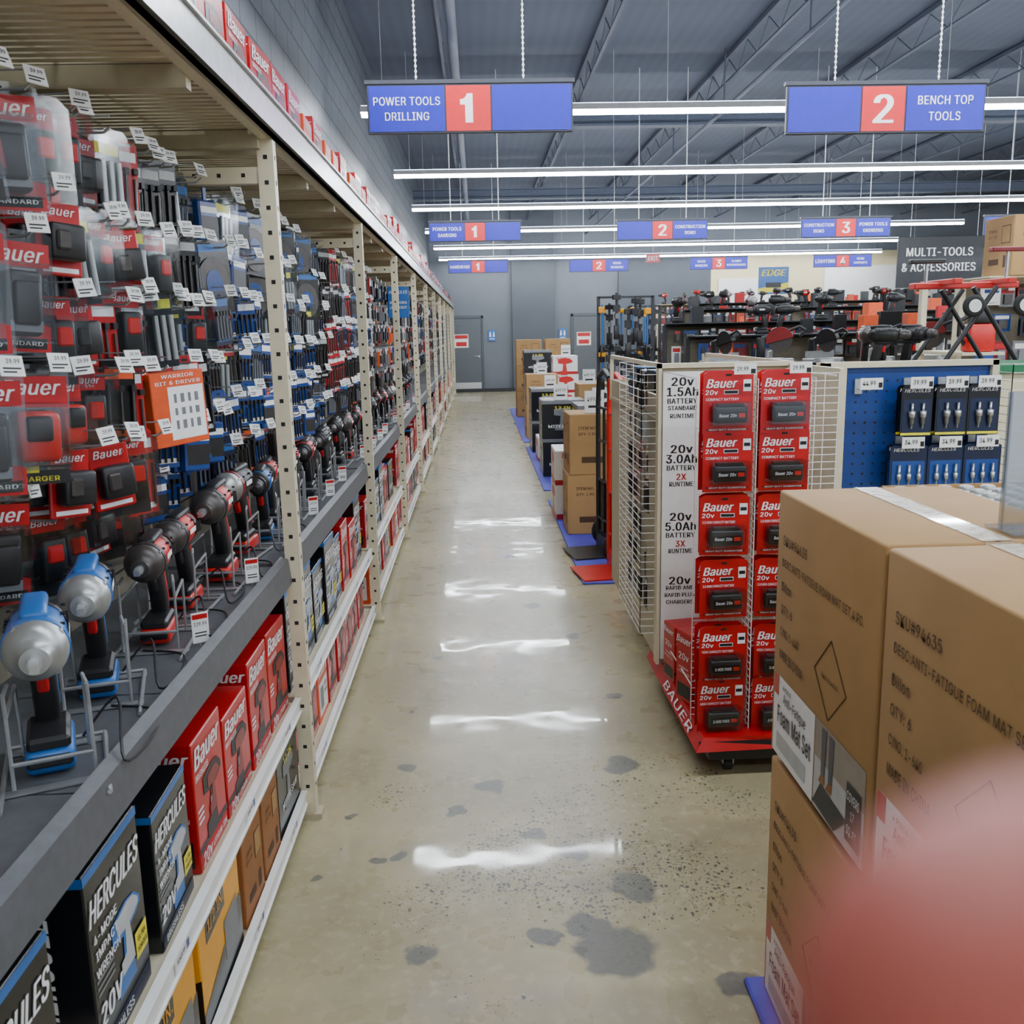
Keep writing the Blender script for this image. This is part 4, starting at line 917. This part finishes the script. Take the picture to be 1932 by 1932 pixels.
for s in (6.4,7.4): mb.cyl((s,13.92,2.93),(s,13.92,ZC),.004,LGREY,n=4)
meta(mb.build('department_sign'),'dark grey department sign with white lettering','sign')
mb=MB(); mb.rbox((3.75,20.9,3.1),(4.05,20.93,3.28),.004,RED); mb.text('EXIT',(3.9,20.9,3.19),XP,ZP,.22,.09,WPRINT,bold=.02); mb.cyl((3.9,20.915,3.28),(3.9,20.915,ZC),.006,LGREY,n=5); meta(mb.build('exit_sign'),'small red exit sign hung from ceiling','sign')

mb=MB(); mb.cyl((0,0,0),(0,0,-.42),.010,BLACK,n=8); mb.rbox((-.022,-.012,-.55),(.022,.012,-.38),.006,BLACK,2); mb.rbox((-.034,-.015,-.08),(.034,.015,-.02),.005,BLACK,1); mb.box((-.014,-.02,-.30),(.014,.02,-.24),GREY); mb.rbox((-.03,-.01,-.22),(.03,.01,-.14),.004,CHAR)
BAR=P(meta(mb.build('bar_clamp',link=False),'black bar clamp with grey jaw hanging on rack','clamp'))
mb=MB(); mb.cyl((0,0,0),(0,0,-.42),.008,BLUEP,n=8); mb.rbox((-.018,-.012,-.55),(.018,.012,-.38),.006,BLACK,2); mb.rbox((-.03,-.015,-.08),(.03,.015,-.02),.005,YELLOW,1)
BAR2=P(meta(mb.build('bar_clamp',link=False),'blue bar clamp with yellow jaw hanging on rack','clamp'))
def tallrack(x0,x1,y,top):
    e=empty('tool_rack',((x0+x1)/2,y,0)); T=Matrix.Translation((-(x0+x1)/2,-y,0))
    mb=MB(T)
    for x in (x0,x1): mb.box((x-.015,y-.015,0),(x+.015,y+.015,top),CHAR)
    for z in (top,top-.5,1.0): mb.box((x0,y-.015,z-.02),(x1,y+.015,z),CHAR)
    mb.box((x0-.03,y-.2,0),(x1+.03,y+.2,.05),CHAR)
    mb.build('frame',e); meta(e,'dark steel rack hung with long black tools','rack')
    for row in (0,1,2):
        n=int((x1-x0)/.06)
        for i in range(n):
            x=x0+.03+i*.06; inst(BAR2 if (i==0 and row<2) or random.random()<.08 else BAR,(x,y-.06-.05*(i%3),top+.03-R(0,.14)-row*.45),R(-.6,.6),group='long tools hung on dark rack',scale=(1.2,1,R(.65,.98)))
tallrack(1.16,1.68,9.0,2.0); tallrack(1.75,2.1,10.8,1.95)
def table(x0,x1,y0,y1,z,mt=BEIGE,edge=None,label='long display counter topped with bench tools'):
    e=empty('display_counter',((x0+x1)/2,(y0+y1)/2,0)); T=Matrix.Translation((-(x0+x1)/2,-(y0+y1)/2,0))
    mb=MB(T); mb.rbox((x0,y0,z-.04),(x1,y1,z),.004,edge or LGREY); mb.build('counter_top',e)
    mb=MB(T); mb.box((x0+.03,y0+.03,.08),(x1-.03,y1-.03,z-.04),mt); mb.box((x0+.06,y0+.06,0),(x1-.06,y1-.06,.08),BLACK); mb.build('counter_body',e)
    meta(e,label,'counter')
table(2.15,3.05,5.0,5.6,1.42,edge=DKGREY); table(1.7,4.6,7.0,7.7,1.38,edge=DKGREY)
table(2.25,3.1,4.2,4.7,1.50,edge=GREEN,label='display counter with green edged top')
def msaw(mt,label):
    e=empty('miter_saw',link=False)
    mb=MB(); mb.lathe((0,0,.02),(0,0,1),[(0,.16),(.05,.16),(.055,.15)],SILVER,24); mb.rbox((-.26,-.05,.03),(.26,.10,.075),.006,SILVER,1); mb.box((-.24,.06,.075),(.24,.08,.15),SILVER)
    for s in (-1,1): mb.box((s*.2-.02,-.1,0),(s*.2+.02,.14,.03),BLACK)
    mb.build('base',e,False)
    mb=MB(); mb.rbox((-.03,.12,.06),(.03,.2,.28),.01,BLACK,2); mb.cyl((0,.15,.26),(0,0,.30),.03,BLACK); mb.build('pivot_arm',e,False)
    prof=[(.13*math.cos(a),.13*math.sin(a)) for a in [i*math.pi/14-.25 for i in range(15)]]
    mb=MB(); mb.prism(prof,(.03,-.02,.25),YP,ZP,-.06,mt) ; mb.build('blade_guard',e,False)
    mb=MB(); mb.lathe((-.005,-.02,.25),(1,0,0),[(0,.115),(.002,.115)],DCAST,30); mb.build('blade',e,False)
    mb=MB(); mb.cyl((.02,.02,.30),(.17,.04,.33),.045,BLACK,n=14); mb.build('motor',e,False)
    mb=MB(); mb.tube([(0,-.1,.34),(0,-.2,.38),(0,-.26,.34),(0,-.2,.29)],.014,BLACK,8); mb.build('handle',e,False)
    return P(meta(e,label,'miter saw','bench saws on display counters'))
SR=msaw(REDD,'red and silver miter saw on display counter'); SK=msaw(BLACK,'black and silver miter saw on display counter'); SG=msaw(GREY,'grey miter saw on display counter')
for p,x,y,z,rz,s in ((SK,1.93,7.3,1.381,.4,.74),(SR,2.35,7.3,1.381,1.2,.8),(SK,2.75,7.35,1.381,.6,.74),(SG,3.15,7.3,1.381,1.1,.8),(SR,3.55,7.3,1.381,1.2,.85),(SK,3.97,7.3,1.381,.8,.78),(SK,4.36,7.3,1.381,1.3,.78)):
    inst(p,(x,y,z),rz,scale=s)
for i,(x,y) in enumerate(((2.22,5.3),(2.36,5.45),(2.46,5.2),(2.24,5.08))): inst((IR,IBR,IK,IK)[i],(x,y,1.42+.215),R(-1,1),scale=1.0,label='cordless tool standing on display counter',group='cordless tools on display counter')
e=empty('saw_stand',(2.80,5.3,1.42)); mb=MB()
for y in (-.18,.18):
    mb.tube([(-.24,y,.02),(.05,y,.46)],.014,BLACK,8); mb.tube([(.22,y,.02),(-.08,y,.46)],.014,BLACK,8)
mb.tube([(-.24,-.2,.03),(-.24,.2,.03)],.014,BLACK,8); mb.tube([(.22,-.2,.03),(.22,.2,.03)],.014,BLACK,8); mb.build('folding_leg',e)
mb=MB(); mb.rbox((-.34,-.04,.46),(.26,.04,.495),.006,REDB,1); mb.rbox((-.2,-.2,.48),(-.15,.2,.51),.004,REDB); mb.rbox((.1,-.2,.48),(.15,.2,.51),.004,REDB); mb.build('top_beam',e)
for x,zt in ((-.26,.60),(.2,.66)):
    mb=MB(); mb.cyl((x,0,.495),(x,0,zt),.010,STEEL); mb.rbox((x-.1,-.025,zt),(x+.1,.025,zt+.025),.005,BLACK if x<0 else REDD); mb.build('material_support',e)
for x in (-.1,.18):
    mb=MB(); mb.lathe((x,-.22,.36),(0,-1,0),[(0,.045),(.01,.06),(.025,.06),(.03,.045)],RUBBER,20); mb.lathe((x,-.252,.36),(0,-1,0),[(0,.035),(.003,.035)],WHITE,16); mb.tube([(x,-.18,.36),(x,-.22,.36)],.01,STEEL); mb.build('wheel',e)
meta(e,'folding black saw stand with red beam and white wheels','saw stand')
e=empty('rotary_laser',(3.27,6.05,1.50)); mb=MB(); mb.rbox((-.09,-.06,0),(.09,.06,.18),.02,REDB,2); mb.build('body',e)
mb=MB(); mb.rbox((-.06,-.05,.18),(.06,.05,.26),.015,BLACK,2); mb.cyl((0,0,.26),(0,0,.31),.035,STEEL); mb.build('head',e)
mb=MB(); mb.tube([(-.09,0,.05),(-.13,0,.1),(-.13,0,.2),(-.06,0,.24)],.014,BLACK,8); mb.build('handle',e); meta(e,'red and black boxy power tool hung on shelving','power tool')
mb=MB(); mb.box((3.12,5.95,1.48),(3.40,6.6,1.5),BEIGE); mb.box((3.12,6.55,0),(3.16,6.6,1.95),BEIGE); meta(mb.build('tool_ledge'),'small beige shelf holding a red tool','shelf')

# ---------------------------------------------------------------- hand at the lens
def hand():
    o=Vector((.11,-.01,1.60)); e=empty('hand',tuple(o))
    verts=[];edges=[];rad=[]
    def chain(pts,root=None):
        prev=root
        for p,r in pts:
            verts.append(p); rad.append(r)
            if prev is not None: edges.append((prev,len(verts)-1))
            prev=len(verts)-1
        return prev
    L=lambda x,y,z:tuple(Vector((x,y,z))-o)
    chain([(L(.145,-.02,1.575),.026)])
    chain([(L(.17,-.07,1.545),.024),(L(.20,-.16,1.49),.028),(L(.24,-.30,1.41),.034)],0)
    k1=chain([(L(.112,.0,1.602),.017)],0)
    chain([(L(.085,.020,1.612),.0115),(L(.052,.029,1.628),.0116),(L(.028,.027,1.655),.0122),(L(.0162,.0235,1.6850),.0122)],k1)
    k2=chain([(L(.12,.0,1.578),.016)],0)
    chain([(L(.095,.025,1.582),.0102),(L(.070,.035,1.586),.0093),(L(.055,.022,1.588),.0084),(L(.055,.007,1.587),.0076)],k2)
    k3=chain([(L(.127,.0,1.556),.015)],0)
    chain([(L(.103,.025,1.555),.0098),(L(.08,.033,1.560),.009),(L(.066,.020,1.562),.008),(L(.066,.006,1.562),.0074)],k3)
    k4=chain([(L(.135,-.005,1.536),.013)],0)
    chain([(L(.113,.016,1.530),.0086),(L(.094,.022,1.535),.008),(L(.082,.010,1.538),.0072),(L(.082,-.002,1.538),.0066)],k4)
    chain([(L(.135,-.045,1.61),.015),(L(.115,-.055,1.635),.0115),(L(.09,-.05,1.65),.0102),(L(.07,-.042,1.658),.009)],0)
    me=bpy.data.meshes.new('hand_skin'); me.from_pydata(verts,edges,[])
    ob=bpy.data.objects.new('hand_skin',me); COL.objects.link(ob)
    md=ob.modifiers.new('s','SKIN'); md.use_smooth_shade=True
    for i,sv in enumerate(me.skin_vertices[0].data): sv.radius=(rad[i],rad[i]); sv.use_root=(i==0)
    s=ob.modifiers.new('d','SUBSURF'); s.levels=2; s.render_levels=2
    bpy.context.view_layer.update()
    m2=bpy.data.meshes.new_from_object(ob.evaluated_get(bpy.context.evaluated_depsgraph_get()))
    bpy.data.objects.remove(ob)
    m2.materials.clear(); m2.materials.append(SKIN)
    for p in m2.polygons: p.use_smooth=True; p.material_index=0
    h=bpy.data.objects.new('palm_and_fingers',m2); COL.objects.link(h); h.parent=e
    mb=MB(); mb.cyl(L(.195,-.145,1.50),L(.25,-.33,1.395),.038,SLEEVE,.05,20); mb.build('sleeve',e)
    meta(e,'hand with index fingertip reaching across close to the lens','hand')
hand()

# ---------------------------------------------------------------- clean protos, world, camera
def rm(o):
    for c in list(o.children): rm(c)
    bpy.data.objects.remove(o)
for p in PROTOS: rm(p)
w=bpy.data.worlds.new('w'); bpy.context.scene.world=w; w.use_nodes=True
w.node_tree.nodes['Background'].inputs[0].default_value=(.8,.88,1,1); w.node_tree.nodes['Background'].inputs[1].default_value=1.1
cam=bpy.data.cameras.new('camera'); co=bpy.data.objects.new('camera',cam); COL.objects.link(co)
Rm=Matrix.Rotation(-math.radians(1.89),3,'Z')@Matrix.Rotation(math.pi/2-math.radians(11.07),3,'X')@Matrix.Rotation(-math.radians(1.2),3,'Z')
co.matrix_world=Matrix.Translation((0,0,1.7))@Rm.to_4x4()
cam.sensor_width=36; cam.lens=1750/1932*36; cam.clip_start=.004; cam.clip_end=100
cam.dof.use_dof=True; cam.dof.focus_distance=4.0; cam.dof.aperture_fstop=11
bpy.context.scene.camera=co
